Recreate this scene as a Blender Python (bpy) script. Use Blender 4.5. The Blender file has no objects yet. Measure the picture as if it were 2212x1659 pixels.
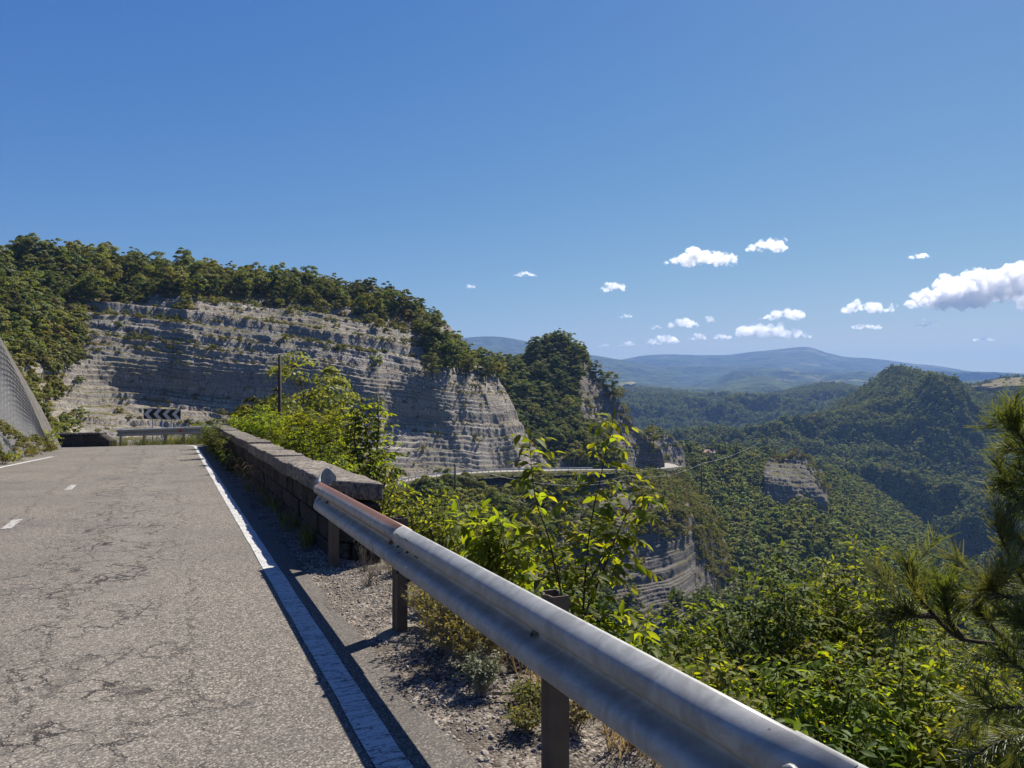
import bpy, bmesh, math, random
import numpy as np
from mathutils import Vector, Matrix

SC = bpy.context.scene
COL = SC.collection
RNG = np.random.default_rng(7)
random.seed(7)

# ------------------------------------------------------------------ camera
F, CX, CY = 1662.0, 1106.0, 829.5          # focal length and centre in units of a 2212 x 1659 picture
PITCH = math.atan(41.0 / F)
CAM_Z = 1.65
cam_d = bpy.data.cameras.new('camera')
cam_d.sensor_width = 36.0
cam_d.lens = 36.0 * F / 2212.0
cam_d.clip_start = 0.05
cam_d.clip_end = 40000.0
cam = bpy.data.objects.new('camera', cam_d)
COL.objects.link(cam)
cam.location = (0, 0, CAM_Z)
cam.rotation_euler = (math.pi / 2 + PITCH, 0, 0)
SC.camera = cam

# ------------------------------------------------------------------ sky and sun
SUN_AZ, SUN_EL = 33.0, 48.0                # degrees right of the viewing direction, degrees up
world = bpy.data.worlds.new('World')
SC.world = world
world.use_nodes = True
wn = world.node_tree
wn.nodes.clear()
w_out = wn.nodes.new('ShaderNodeOutputWorld')
w_bg = wn.nodes.new('ShaderNodeBackground')
w_sky = wn.nodes.new('ShaderNodeTexSky')
w_sky.sky_type = 'NISHITA'
w_sky.sun_disc = False
w_sky.sun_elevation = math.radians(SUN_EL)
w_sky.sun_rotation = math.radians(SUN_AZ)
w_sky.altitude = 900.0
w_sky.air_density = 1.0
w_sky.dust_density = 0.35
w_sky.ozone_density = 3.0
w_bg.inputs['Strength'].default_value = 0.10
# colour of the air that day: deep blue overhead, pale and a little warm towards the horizon
def wmath(op, x, y):
    n = wn.nodes.new('ShaderNodeMath'); n.operation = op
    wn.links.new(x, n.inputs[0]); n.inputs[1].default_value = y
    return n.outputs[0]
w_sep = wn.nodes.new('ShaderNodeSeparateColor'); w_cmb = wn.nodes.new('ShaderNodeCombineColor')
wn.links.new(w_sky.outputs[0], w_sep.inputs[0])
EXPOSURE = 1.1
w_ch = []
for i_, (tint, gam, amp) in enumerate(((0.092, 1.75, 1.75), (0.10, 1.18, 0.89), (0.122, 0.40, 0.61))):
    c_ = wmath('MULTIPLY', wmath('POWER', wmath('MULTIPLY', w_sep.outputs[i_], tint), gam), amp * 10 / 2 ** EXPOSURE)
    w_ch.append(c_)
w_lim = wn.nodes.new('ShaderNodeMath'); w_lim.operation = 'MINIMUM'
wn.links.new(w_ch[0], w_lim.inputs[0]); wn.links.new(wmath('MULTIPLY', w_ch[1], 0.91), w_lim.inputs[1])
for i_, c_ in enumerate((w_lim.outputs[0], w_ch[1], w_ch[2])):
    wn.links.new(c_, w_cmb.inputs[i_])
wn.links.new(w_cmb.outputs[0], w_bg.inputs['Color'])
wn.links.new(w_bg.outputs[0], w_out.inputs['Surface'])

sun_d = bpy.data.lights.new('sun', 'SUN')
sun_d.energy = 5.0
sun_d.angle = math.radians(0.5)
sun_d.color = (1.0, 0.93, 0.83)
sun = bpy.data.objects.new('sun', sun_d)
COL.objects.link(sun)
az, el = math.radians(SUN_AZ), math.radians(SUN_EL)
SUN = Vector((math.sin(az) * math.cos(el), math.cos(az) * math.cos(el), math.sin(el)))
sun.rotation_euler = SUN.to_track_quat('Z', 'Y').to_euler()
sun.location = (20, 20, 60)

SC.view_settings.view_transform = 'Standard'
SC.view_settings.look = 'None'
SC.view_settings.exposure = EXPOSURE
SC.view_settings.gamma = 1.0
SC.view_settings.use_curve_mapping = False
SC.cycles.use_denoising = True
SC.cycles.max_bounces = 8
SC.cycles.diffuse_bounces = 3
SC.cycles.transmission_bounces = 4
SC.cycles.volume_bounces = 8
SC.cycles.volume_step_rate = 0.35
SC.cycles.transparent_max_bounces = 8

# ------------------------------------------------------------------ helpers
def px(u, v, d):
    """point seen at (u, v) of the 2212-wide picture at forward distance d"""
    u, v, d = np.broadcast_arrays(np.asarray(u, float), np.asarray(v, float), np.asarray(d, float))
    x = (u - CX) / F
    zz = -(v - CY) / F
    cy, sy = math.cos(PITCH), math.sin(PITCH)
    ry = cy - zz * sy
    rz = sy + zz * cy
    s = d / ry
    return np.stack([x * s, d, CAM_Z + rz * s], -1)

def P(u, v, d):
    return Vector(px(u, v, d).tolist())

def _hash(ix, iy, iz, seed):
    h = (ix.astype(np.int64) * 374761393 + iy.astype(np.int64) * 668265263 + iz.astype(np.int64) * 2147483647 + seed * 974634777) & 0xFFFFFFFF
    h = ((h ^ (h >> 13)) * 1274126177) & 0xFFFFFFFF
    h = ((h ^ (h >> 16)) * 2246822519) & 0xFFFFFFFF
    return ((h ^ (h >> 15)) & 0xFFFFFF).astype(np.float64) / float(0xFFFFFF)

def vnoise(p, seed=0):
    i = np.floor(p)
    f = p - i
    f = f * f * (3 - 2 * f)
    i = i.astype(np.int64)
    out = 0
    for dx in (0, 1):
        wx = f[..., 0] if dx else 1 - f[..., 0]
        for dy in (0, 1):
            wy = f[..., 1] if dy else 1 - f[..., 1]
            for dz in (0, 1):
                wz = f[..., 2] if dz else 1 - f[..., 2]
                out = out + wx * wy * wz * _hash(i[..., 0] + dx, i[..., 1] + dy, i[..., 2] + dz, seed)
    return out * 2 - 1

def fbm(p, octaves=4, seed=0, gain=0.5):
    a, s, t = 1.0, 0.0, 0.0
    q = p
    for k in range(octaves):
        s = s + a * vnoise(q, seed + k * 17)
        t += a
        a *= gain
        q = q * 2.03 + 11.7
    return s / t

def pchip(x, y, xi):
    """monotone cubic interpolation; y is (n, m)"""
    x = np.asarray(x, float)
    y = np.asarray(y, float)
    h = np.diff(x)[:, None]
    dl = np.diff(y, axis=0) / h
    d = np.zeros_like(y)
    if len(x) > 2:
        a, b = dl[:-1], dl[1:]
        w1 = 2 * h[1:] + h[:-1]
        w2 = h[1:] + 2 * h[:-1]
        with np.errstate(divide='ignore', invalid='ignore'):
            m = (w1 + w2) / (w1 / a + w2 / b)
        d[1:-1] = np.where(a * b > 0, m, 0)
    d[0], d[-1] = dl[0], dl[-1]
    xi = np.clip(xi, x[0], x[-1])
    k = np.clip(np.searchsorted(x, xi) - 1, 0, len(x) - 2)
    t = ((xi - x[k]) / (x[k + 1] - x[k]))[:, None]
    hh = (x[k + 1] - x[k])[:, None]
    return ((2 * t**3 - 3 * t**2 + 1) * y[k] + (t**3 - 2 * t**2 + t) * hh * d[k]
            + (-2 * t**3 + 3 * t**2) * y[k + 1] + (t**3 - t**2) * hh * d[k + 1])

def np_mesh(name, verts, faces, smooth=False, uv=None):
    """mesh from arrays; faces is an (n, 3) or (n, 4) array or a list of such arrays"""
    me = bpy.data.meshes.new(name)
    verts = np.asarray(verts, np.float32)
    fl = faces if isinstance(faces, list) else [faces]
    fl = [np.asarray(f, np.int32) for f in fl if len(f)]
    loops = np.concatenate([f.ravel() for f in fl])
    tot = np.concatenate([np.full(len(f), f.shape[1], np.int32) for f in fl])
    start = np.concatenate([[0], np.cumsum(tot)[:-1]]).astype(np.int32)
    me.vertices.add(len(verts))
    me.vertices.foreach_set('co', verts.ravel())
    me.loops.add(len(loops))
    me.loops.foreach_set('vertex_index', loops)
    me.polygons.add(len(tot))
    me.polygons.foreach_set('loop_start', start)
    me.polygons.foreach_set('loop_total', tot)
    if smooth:
        me.polygons.foreach_set('use_smooth', np.ones(len(tot), bool))
    if uv is not None:
        l = me.uv_layers.new(name='UVMap')
        l.data.foreach_set('uv', np.asarray(uv, np.float32)[loops].ravel())
    me.update(calc_edges=True)
    me.validate()
    return me

def add(name, me, mat=None, parent=None, label=None, cat=None, group=None, kind=None, loc=None):
    o = bpy.data.objects.new(name, me)
    COL.objects.link(o)
    if mat is not None and me is not None:
        if len(me.materials) == 0:
            for m in (mat if isinstance(mat, (list, tuple)) else [mat]):
                me.materials.append(m)
    if parent is not None:
        o.parent = parent
    if loc is not None:
        o.location = loc
    if label: o['label'] = label
    if cat: o['category'] = cat
    if group: o['group'] = group
    if kind: o['kind'] = kind
    return o

def thing(name, label, cat, loc=(0, 0, 0), group=None):
    return add(name, None, None, None, label, cat, group, None, loc)

class MB:
    """collects simple solids into one mesh"""
    def __init__(s):
        s.v, s.f, s.m = [], [], []
    def quadstrip(s, rings, closed=True, caps=True, mi=0):
        b = len(s.v)
        n = len(rings[0])
        for r in rings:
            s.v.extend([tuple(p) for p in r])
        for i in range(len(rings) - 1):
            for j in range(n if closed else n - 1):
                a = b + i * n + j
                c = b + i * n + (j + 1) % n
                s.f.append((a, c, c + n, a + n)); s.m.append(mi)
        if caps and closed:
            s.f.append(tuple(range(b + n - 1, b - 1, -1))); s.m.append(mi)
            e = b + (len(rings) - 1) * n
            s.f.append(tuple(range(e, e + n))); s.m.append(mi)
    def tube(s, pts, radii, n=6, mi=0):
        pts = [Vector(p) for p in pts]
        if not hasattr(radii, '__len__'):
            radii = [radii] * len(pts)
        rings = []
        ref = Vector((0.31, 0.17, 0.93))
        for i, p in enumerate(pts):
            t = (pts[min(i + 1, len(pts) - 1)] - pts[max(i - 1, 0)]).normalized()
            a = t.cross(ref)
            if a.length < 1e-3:
                a = t.cross(Vector((1, 0, 0)))
            a.normalize()
            b = t.cross(a)
            rings.append([p + (a * math.cos(2 * math.pi * k / n) + b * math.sin(2 * math.pi * k / n)) * radii[i] for k in range(n)])
        s.quadstrip(rings, mi=mi)
    def box(s, c, sx, sy, sz, rot=None, mi=0):
        """rot: 3x3 matrix whose columns are the box axes"""
        R = rot or Matrix.Identity(3)
        c = Vector(c)
        r = [[c + R @ Vector((x * sx / 2, y * sy / 2, z * sz / 2)) for x, y in ((-1, -1), (1, -1), (1, 1), (-1, 1))] for z in (-1, 1)]
        s.quadstrip(r, mi=mi)
    def mesh(s, name, smooth=False, mats=None):
        me = bpy.data.meshes.new(name)
        me.from_pydata([tuple(p) for p in s.v], [], s.f)
        if mats:
            for m in mats: me.materials.append(m)
            me.polygons.foreach_set('material_index', np.array(s.m, np.int32))
        if smooth:
            me.polygons.foreach_set('use_smooth', np.ones(len(s.f), bool))
        me.update()
        return me

def bevel(o, w=0.01, seg=1):
    m = o.modifiers.new('bevel', 'BEVEL')
    m.width = w; m.segments = seg; m.limit_method = 'ANGLE'
    return o

# ------------------------------------------------------------------ materials
class NT:
    def __init__(s, name):
        s.mat = bpy.data.materials.new(name)
        s.mat.use_nodes = True
        s.t = s.mat.node_tree
        s.t.nodes.clear()
        s.out = s.t.nodes.new('ShaderNodeOutputMaterial')
    def n(s, typ, **kw):
        nd = s.t.nodes.new(typ)
        for k, v in kw.items():
            if k.startswith('i_'):
                nd.inputs[k[2:].replace('_', ' ')].default_value = v
            else:
                setattr(nd, k, v)
        return nd
    def l(s, a, b):
        s.t.links.new(a, b)
    def val(s, x, sock):
        if isinstance(x, bpy.types.NodeSocket):
            s.l(x, sock)
        else:
            sock.default_value = x
    def math(s, op, a, b=0.0, c=None, clamp=False):
        nd = s.n('ShaderNodeMath', operation=op, use_clamp=clamp)
        s.val(a, nd.inputs[0]); s.val(b, nd.inputs[1])
        if c is not None: s.val(c, nd.inputs[2])
        return nd.outputs[0]
    def mix(s, fac, a, b, mode='MIX'):
        nd = s.n('ShaderNodeMix', data_type='RGBA', blend_type=mode, clamp_factor=True)
        s.val(fac, nd.inputs[0])
        for x, i in ((a, 6), (b, 7)):
            s.val(x if isinstance(x, bpy.types.NodeSocket) else (*x, 1.0)[:4], nd.inputs[i])
        return nd.outputs[2]
    def ramp(s, fac, stops, interp='LINEAR'):
        nd = s.n('ShaderNodeValToRGB')
        nd.color_ramp.interpolation = interp
        e = nd.color_ramp.elements
        while len(e) < len(stops): e.new(0.5)
        for k, (p, c) in enumerate(stops):
            e[k].position = p
            e[k].color = (*c, 1.0) if hasattr(c, '__len__') else (c, c, c, 1.0)
        s.l(fac, nd.inputs[0])
        return nd.outputs[0]
    def noise(s, vec, scale, detail=4.0, rough=0.5, dist=0.0):
        nd = s.n('ShaderNodeTexNoise')
        nd.inputs['Scale'].default_value = scale
        nd.inputs['Detail'].default_value = detail
        nd.inputs['Roughness'].default_value = rough
        nd.inputs['Distortion'].default_value = dist
        if vec is not None: s.l(vec, nd.inputs['Vector'])
        return nd.outputs['Fac']
    def pos(s, scale=None, kind='Object'):
        if kind == 'World':
            v = s.n('ShaderNodeNewGeometry').outputs['Position']
        else:
            v = s.n('ShaderNodeTexCoord').outputs[kind]
        if scale is not None:
            m = s.n('ShaderNodeMapping')
            m.inputs['Scale'].default_value = scale
            s.l(v, m.inputs['Vector'])
            v = m.outputs[0]
        return v
    def bsdf(s, color, rough=0.9, metal=0.0, spec=0.3, bump=None, bump_s=0.3, bump_d=0.05):
        p = s.n('ShaderNodeBsdfPrincipled')
        s.val(color if isinstance(color, bpy.types.NodeSocket) else (*color, 1.0)[:4], p.inputs['Base Color'])
        s.val(rough, p.inputs['Roughness'])
        s.val(metal, p.inputs['Metallic'])
        p.inputs['Specular IOR Level'].default_value = spec
        if bump is not None:
            b = s.n('ShaderNodeBump')
            b.inputs['Strength'].default_value = bump_s
            b.inputs['Distance'].default_value = bump_d
            s.l(bump, b.inputs['Height'])
            s.l(b.outputs[0], p.inputs['Normal'])
        s.l(p.outputs[0], s.out.inputs['Surface'])
        return s.mat

def simple(name, col, rough=0.8, metal=0.0, var=0.25, scale=8.0, bump=0.15, spec=0.3):
    t = NT(name)
    n = t.noise(t.pos(), scale, 5.0, 0.6)
    c = t.mix(n, [x * (1 - var) for x in col], [min(1, x * (1 + var)) for x in col])
    return t.bsdf(c, rough, metal, spec, n, bump, 0.02)

def leaf_mat(name, c1, c2, trans=0.4, tcol=None, gloss=0.02, island=True, objvar=0.35, yellow=None):
    """c1..c2 leaf colours, mixed per leaf and per plant; light passes through the blades"""
    t = NT(name)
    g = t.n('ShaderNodeNewGeometry')
    oi = t.n('ShaderNodeObjectInfo')
    r = g.outputs['Random Per Island'] if island else oi.outputs['Random']
    c = t.mix(r, c1, c2)
    if yellow:
        y = t.math('GREATER_THAN', t.math('FRACT', t.math('MULTIPLY', r, 7.31)), 1.0 - yellow[1])
        c = t.mix(y, c, yellow[0])
    # brightness and hue from plant to plant
    k = t.math('MULTIPLY_ADD', oi.outputs['Random'], 2 * objvar, 1 - objvar)
    hs = t.n('ShaderNodeHueSaturation')
    t.l(k, hs.inputs['Value'])
    t.l(t.math('MULTIPLY_ADD', t.math('FRACT', t.math('MULTIPLY', oi.outputs['Random'], 13.7)), 0.05, 0.472), hs.inputs['Hue'])
    t.l(c, hs.inputs['Color'])
    col = hs.outputs[0]
    d = t.n('ShaderNodeBsdfDiffuse'); t.l(col, d.inputs['Color'])
    tr = t.n('ShaderNodeBsdfTranslucent')
    t.l(t.mix(1.0, col, tcol or (1.35, 1.3, 0.5), 'MULTIPLY'), tr.inputs['Color'])
    m = t.n('ShaderNodeMixShader'); m.inputs[0].default_value = trans
    t.l(d.outputs[0], m.inputs[1]); t.l(tr.outputs[0], m.inputs[2])
    gl = t.n('ShaderNodeBsdfGlossy'); gl.inputs['Roughness'].default_value = 0.55
    gl.inputs['Color'].default_value = (0.7, 0.75, 0.75, 1)
    m2 = t.n('ShaderNodeMixShader'); m2.inputs[0].default_value = gloss
    t.l(m.outputs[0], m2.inputs[1]); t.l(gl.outputs[0], m2.inputs[2])
    t.l(m2.outputs[0], t.out.inputs['Surface'])
    return t.mat

def rock_mat(name, dip=0.11, veg=0.35, tone=1.0, scale=1.0):
    """thin bedded grey marl and sandstone with dry grass on the flatter ground"""
    t = NT(name)
    pos = t.pos(kind='World')
    sep = t.n('ShaderNodeSeparateXYZ'); t.l(pos, sep.inputs[0])
    w = t.noise(pos, 0.06 * scale, 3.0, 0.5)
    zz = t.math('ADD', sep.outputs[2], t.math('MULTIPLY', sep.outputs[0], dip))
    zz = t.math('ADD', zz, t.math('MULTIPLY', w, 1.2))
    cmb = t.n('ShaderNodeCombineXYZ')
    t.l(t.math('MULTIPLY', sep.outputs[0], 0.035), cmb.inputs[0])
    t.l(t.math('MULTIPLY', sep.outputs[1], 0.035), cmb.inputs[1])
    t.l(zz, cmb.inputs[2])
    band = t.noise(cmb.outputs[0], 1.9 * scale, 5.0, 0.75)
    band2 = t.noise(cmb.outputs[0], 0.42 * scale, 2.0, 0.5)
    blot = t.noise(pos, 0.5 * scale, 6.0, 0.7)
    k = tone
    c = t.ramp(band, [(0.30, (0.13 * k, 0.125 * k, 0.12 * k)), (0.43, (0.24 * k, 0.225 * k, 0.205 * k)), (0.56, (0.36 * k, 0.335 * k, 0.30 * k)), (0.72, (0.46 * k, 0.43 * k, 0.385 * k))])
    c = t.mix(t.ramp(band2, [(0.42, 0.0), (0.6, 0.55)]), c, (0.30 * k, 0.25 * k, 0.19 * k))
    c = t.mix(t.ramp(blot, [(0.35, 0.5), (0.62, 0.0)]), c, (0.17 * k, 0.155 * k, 0.13 * k))
    # upright joints and water stains
    jp = t.n('ShaderNodeMapping'); jp.inputs['Scale'].default_value = (0.30 * scale, 0.30 * scale, 0.10 * scale); t.l(pos, jp.inputs['Vector'])
    jw = t.n('ShaderNodeVectorMath', operation='MULTIPLY_ADD'); jn = t.n('ShaderNodeTexNoise'); jn.inputs['Scale'].default_value = 0.5; jn.inputs['Detail'].default_value = 4
    t.l(pos, jn.inputs['Vector']); t.l(jn.outputs['Color'], jw.inputs[0]); jw.inputs[1].default_value = (0.5, 0.5, 0.3); t.l(jp.outputs[0], jw.inputs[2])
    jv = t.n('ShaderNodeTexVoronoi', feature='DISTANCE_TO_EDGE'); t.l(jw.outputs[0], jv.inputs['Vector'])
    joint = t.math('MULTIPLY', t.ramp(jv.outputs['Distance'], [(0.010, 1.0), (0.05, 0.0)]), t.ramp(blot, [(0.42, 0.0), (0.55, 0.85)]))
    c = t.mix(joint, c, (0.07 * k, 0.065 * k, 0.058 * k))
    sp = t.n('ShaderNodeMapping'); sp.inputs['Scale'].default_value = (0.9 * scale, 0.9 * scale, 0.05 * scale); t.l(pos, sp.inputs['Vector'])
    c = t.mix(t.ramp(t.noise(sp.outputs[0], 1.0, 5.0, 0.65), [(0.54, 0.0), (0.68, 0.55)]), c, (0.15 * k, 0.125 * k, 0.095 * k))
    # grass and soil on flat ground
    g = t.n('ShaderNodeNewGeometry')
    sn = t.n('ShaderNodeSeparateXYZ'); t.l(g.outputs['True Normal'], sn.inputs[0])
    flat = t.ramp(sn.outputs[2], [(0.6, 0.0), (0.85, 1.0)])
    vm = t.noise(pos, 0.09 * scale, 5.0, 0.65)
    vmask = t.math('MULTIPLY', flat, t.ramp(vm, [(0.62 - veg * 0.4, 0.0), (0.74 - veg * 0.4, 1.0)]))
    gcol = t.mix(t.noise(pos, 1.3, 4.0, 0.7), (0.05, 0.055, 0.02), (0.17, 0.145, 0.06))
    c = t.mix(vmask, c, gcol)
    h = t.math('ADD', t.math('SUBTRACT', t.math('MULTIPLY', band, 0.6), t.math('MULTIPLY', joint, 0.5)), t.math('MULTIPLY', t.noise(pos, 2.2 * scale, 7.0, 0.75), 0.9))
    return t.bsdf(c, 0.95, 0.0, 0.1, h, 0.9, 0.45 / scale)

def ground_mat(name, c1, c2, c3, scale=0.3):
    t = NT(name)
    pos = t.pos(kind='World')
    a = t.noise(pos, scale, 6.0, 0.7)
    b = t.noise(pos, scale * 6, 5.0, 0.7)
    c = t.mix(t.ramp(a, [(0.38, 0.0), (0.62, 1.0)]), c1, c2)
    c = t.mix(t.ramp(b, [(0.45, 0.0), (0.7, 1.0)]), c, c3)
    return t.bsdf(c, 0.95, 0, 0.1, b, 0.6, 0.3)

M = {}
M['rock'] = rock_mat('layered_rock', 0.11, 0.50, 1.02)
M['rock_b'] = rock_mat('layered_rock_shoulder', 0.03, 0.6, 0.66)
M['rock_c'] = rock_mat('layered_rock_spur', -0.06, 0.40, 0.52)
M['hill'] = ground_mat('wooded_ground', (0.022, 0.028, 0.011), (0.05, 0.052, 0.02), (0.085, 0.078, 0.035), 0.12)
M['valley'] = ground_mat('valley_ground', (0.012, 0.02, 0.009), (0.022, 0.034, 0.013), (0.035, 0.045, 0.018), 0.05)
M['bark'] = simple('bark', (0.075, 0.06, 0.045), 0.95, 0, 0.5, 14, 0.5)
M['bark_pale'] = simple('pale_bark', (0.13, 0.105, 0.075), 0.95, 0, 0.4, 30, 0.4)
M['oak'] = leaf_mat('oak_leaves', (0.105, 0.128, 0.024), (0.225, 0.228, 0.050), 0.46, objvar=0.32)
M['oak_dark'] = leaf_mat('dark_leaves', (0.076, 0.108, 0.022), (0.180, 0.202, 0.044), 0.44, objvar=0.32)
M['oak_light'] = leaf_mat('olive_leaves', (0.120, 0.125, 0.026), (0.26, 0.235, 0.060), 0.42, objvar=0.28)
M['far_leaf'] = leaf_mat('valley_leaves', (0.092, 0.126, 0.024), (0.235, 0.252, 0.052), 0.40, objvar=0.4)
# ------------------------------------------------------------------ terrain sheets
class Sheet:
    """a hillside: control columns give, from crest to foot, where the ground stands and how far off"""
    def __init__(s, name, cols, nu, nt, mat, disp=None, back=(30.0, 12.0), nb=6, u_range=None):
        us = np.array(sorted(cols))
        V = np.array([[p[0] for p in cols[u]] for u in us], float)
        D = np.array([[p[1] for p in cols[u]] for u in us], float)
        s.u = np.linspace(us[0], us[-1], nu)
        Vu, Du = pchip(us, V, s.u), pchip(us, D, s.u)
        K = V.shape[1]
        tk = np.linspace(0, 1, K)
        tt = np.linspace(0, 1, nt)
        s.V = pchip(tk, Vu.T, tt).T
        s.D = pchip(tk, Du.T, tt).T
        pts = px(s.u[:, None], s.V, s.D)                       # nu, nt, 3
        # the far side behind the crest
        bk = []
        for i in range(nb, 0, -1):
            q = pts[:, 0, :].copy()
            f = i / nb
            q[:, 1] += back[0] * f
            q[:, 0] += (q[:, 0] / q[:, 1]) * back[0] * f
            q[:, 2] -= back[1] * f ** 1.6
            bk.append(q)
        full = np.concatenate([np.stack(bk, 1), pts], 1)
        s.nb = nb
        if disp is not None:
            full = disp(full)
        s.full = full
        s.P = full[:, nb:, :]
        nuu, ntt = full.shape[:2]
        idx = np.arange(nuu * ntt).reshape(nuu, ntt)
        faces = np.stack([idx[:-1, :-1], idx[:-1, 1:], idx[1:, 1:], idx[1:, :-1]], -1).reshape(-1, 4)
        s.me = np_mesh(name, full.reshape(-1, 3), faces, smooth=True)
        s.obj = add(name, s.me, mat, kind='structure')
        # true normals and areas for scattering
        a = full[1:, :-1] - full[:-1, :-1]
        b = full[:-1, 1:] - full[:-1, :-1]
        n = np.cross(b, a)
        s.area = np.linalg.norm(n, axis=-1)
        s.nz = np.abs(n[..., 2]) / (s.area + 1e-9)
    def at(s, u, v):
        """world point of the hillside where the picture shows (u, v)"""
        i = int(np.clip(round((u - s.u[0]) / (s.u[-1] - s.u[0]) * (len(s.u) - 1)), 0, len(s.u) - 1))
        j = np.interp(v, s.V[i], np.arange(s.V.shape[1]))
        return Vector(s.P[i, int(round(j))].tolist())
    def scatter(s, n, mask=None, rng=RNG, back=False):
        """n points spread evenly over the ground; mask(u, v, nz, pts) gives a weight"""
        w = s.area.copy()
        nb = s.nb
        uu = np.repeat(s.u[:-1, None], w.shape[1], 1)
        vv = np.concatenate([np.repeat(s.V[:-1, :1], nb, 1), s.V[:-1, :-1]], 1)
        if mask is not None:
            w = w * mask(uu, vv, s.nz, s.full[:-1, :-1])
        if not back:
            w[:, :max(nb - 2, 0)] = 0
        w = w.ravel()
        k = rng.choice(len(w), n, p=w / w.sum())
        i, j = np.unravel_index(k, s.area.shape)
        f, g = rng.random(n)[:, None], rng.random(n)[:, None]
        q = s.full
        p = (q[i, j] * (1 - f) + q[i + 1, j] * f) * (1 - g) + (q[i, j + 1] * (1 - f) + q[i + 1, j + 1] * f) * g
        return p, uu[i, j], vv[i, j]

def stair(seed, z0, z1, hmin, hmax, big=()):
    """staircase for bedded rock: gentle ledges and steep risers"""
    r = random.Random(seed)
    xs, ys = [z0], [z0]
    z = z0
    while z < z1:
        h = r.uniform(hmin, hmax) * (0.6 if r.random() < 0.35 else 1.0)
        lf = r.uniform(0.72, 0.86)
        lr = r.uniform(0.38, 0.56)
        for a, b in big:
            if a <= z < b:
                h = b - z
                lf, lr = 0.10, 0.02
        xs += [z + h * lf, z + h]
        ys += [z + h * lr, z + h]
        z += h
    return np.array(xs), np.array(ys)

def fine_stair(seed, z0, z1):
    r = random.Random(seed)
    xs, ys, z = [z0], [z0], z0
    while z < z1:
        h = r.uniform(0.45, 1.3)
        xs += [z + h * 0.80, z + h]
        ys += [z + h * 0.24, z + h]
        z += h
    return np.array(xs), np.array(ys)
FINE = fine_stair(77, -130, 110)
def bedding(st, dip, rough=0.35, jit=0.5, strength=None, seed=3, push=0.8):
    xs, ys = st
    def f(p):
        q = p.copy()
        w = fbm(p * np.array([0.05, 0.05, 0.02]), 3, seed) * 1.6
        w += fbm(p * np.array([0.45, 0.45, 0.1]), 3, seed + 5) * jit
        w = w + p[..., 0] * dip
        z = p[..., 2] + w
        z2 = np.interp(z, xs, ys) - w
        z2 = np.interp(z2 + w, FINE[0], FINE[1]) - w
        k = 1.0 if strength is None else strength(p)
        q[..., 2] = p[..., 2] * (1 - k) + z2 * k
        n1 = fbm(p * np.array([0.11, 0.11, 0.05]), 4, seed + 9)
        n2 = fbm(p * np.array([0.9, 0.9, 1.6]), 3, seed + 13)
        n3 = np.abs(fbm(p * np.array([0.07, 0.07, 0.03]), 3, seed + 33))
        n4 = fbm(p * np.array([2.6, 2.6, 3.2]), 2, seed + 51)
        q[..., 1] += n1 * push * 2.0 + n2 * rough + n3 * 1.6 * push + n4 * rough * 0.5
        q[..., 0] += n2 * rough * 0.5
        q[..., 2] += fbm(p * 0.7, 3, seed + 21) * rough * 0.5
        return q
    return f

def lumpy(amp, scale, seed=1, amp2=0.0, scale2=0.0):
    def f(p):
        q = p.copy()
        j = np.arange(p.shape[1])[None, :]
        wgt = 0.12 + 0.88 * np.clip((j - 6) / (0.50 * p.shape[1]), 0, 1) if p.shape[1] > 40 else 1.0
        q[..., 2] += fbm(p * scale, 4, seed) * amp * wgt
        if amp2:
            r = 1 - np.abs(fbm(p * np.array([scale2, scale2, scale2 * 0.4]), 3, seed + 31)) * 2
            q[..., 2] += r * amp2 * wgt
            q[..., 1] -= r * amp2 * 0.8 * wgt
        return q
    return f

# the great layered hill on the left
colsA = {
    -420: [(520, 125), (640, 108), (760, 88), (860, 74), (1000, 50)],
    -150: [(545, 155), (650, 130), (770, 106), (865, 88), (990, 62)],
    0: [(560, 170), (660, 142), (780, 116), (870, 100), (985, 82)],
    130: [(563, 185), (688, 152), (790, 138), (870, 131), (965, 117)],
    250: [(568, 195), (668, 161), (785, 148.5), (832, 147), (962, 131)],
    400: [(582, 205), (668, 168), (785, 156), (842, 154.7), (962, 141)],
    560: [(610, 212), (690, 176), (800, 163.5), (868, 162), (975, 150)],
    740: [(630, 220), (712, 185), (815, 172.5), (877, 170.5), (1035, 157)],
    870: [(662, 226), (735, 195), (838, 182.5), (898, 180.8), (1040, 170)],
    940: [(684, 230), (752, 204), (832, 190), (892, 188), (1036, 179)],
    970: [(700, 231), (755, 209), (832, 194), (900, 191), (1030, 183)],
    1000: [(738, 229), (775, 215), (834, 198), (906, 194), (1026, 188)],
    1040: [(778, 226), (800, 217), (842, 205), (910, 199), (1022, 193)],
    1075: [(812, 223), (830, 217), (862, 210), (932, 204), (1019, 198)],
    1120: [(895, 221), (908, 217), (932, 213), (962, 209.5), (1016, 206)],
    1150: [(955, 221), (963, 219.5), (975, 217.5), (990, 216), (1015, 213)],
    1192: [(1005, 221), (1007, 220.5), (1009, 220), (1011, 219.5), (1014, 219)],
}
def strA(p):
    # steps fade out on the wooded ground of the far left
    return np.clip((p[..., 0] + 118) / 30, 0.25, 1)
A = Sheet('cliff_hillside', colsA, 760, 420, M['rock'],
          bedding(stair(5, -60, 80, 1.4, 3.8, big=[(-2.2, 1.9)]), 0.11, 0.30, 0.30, strA, 3, 1.0), (60, 25))

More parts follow.
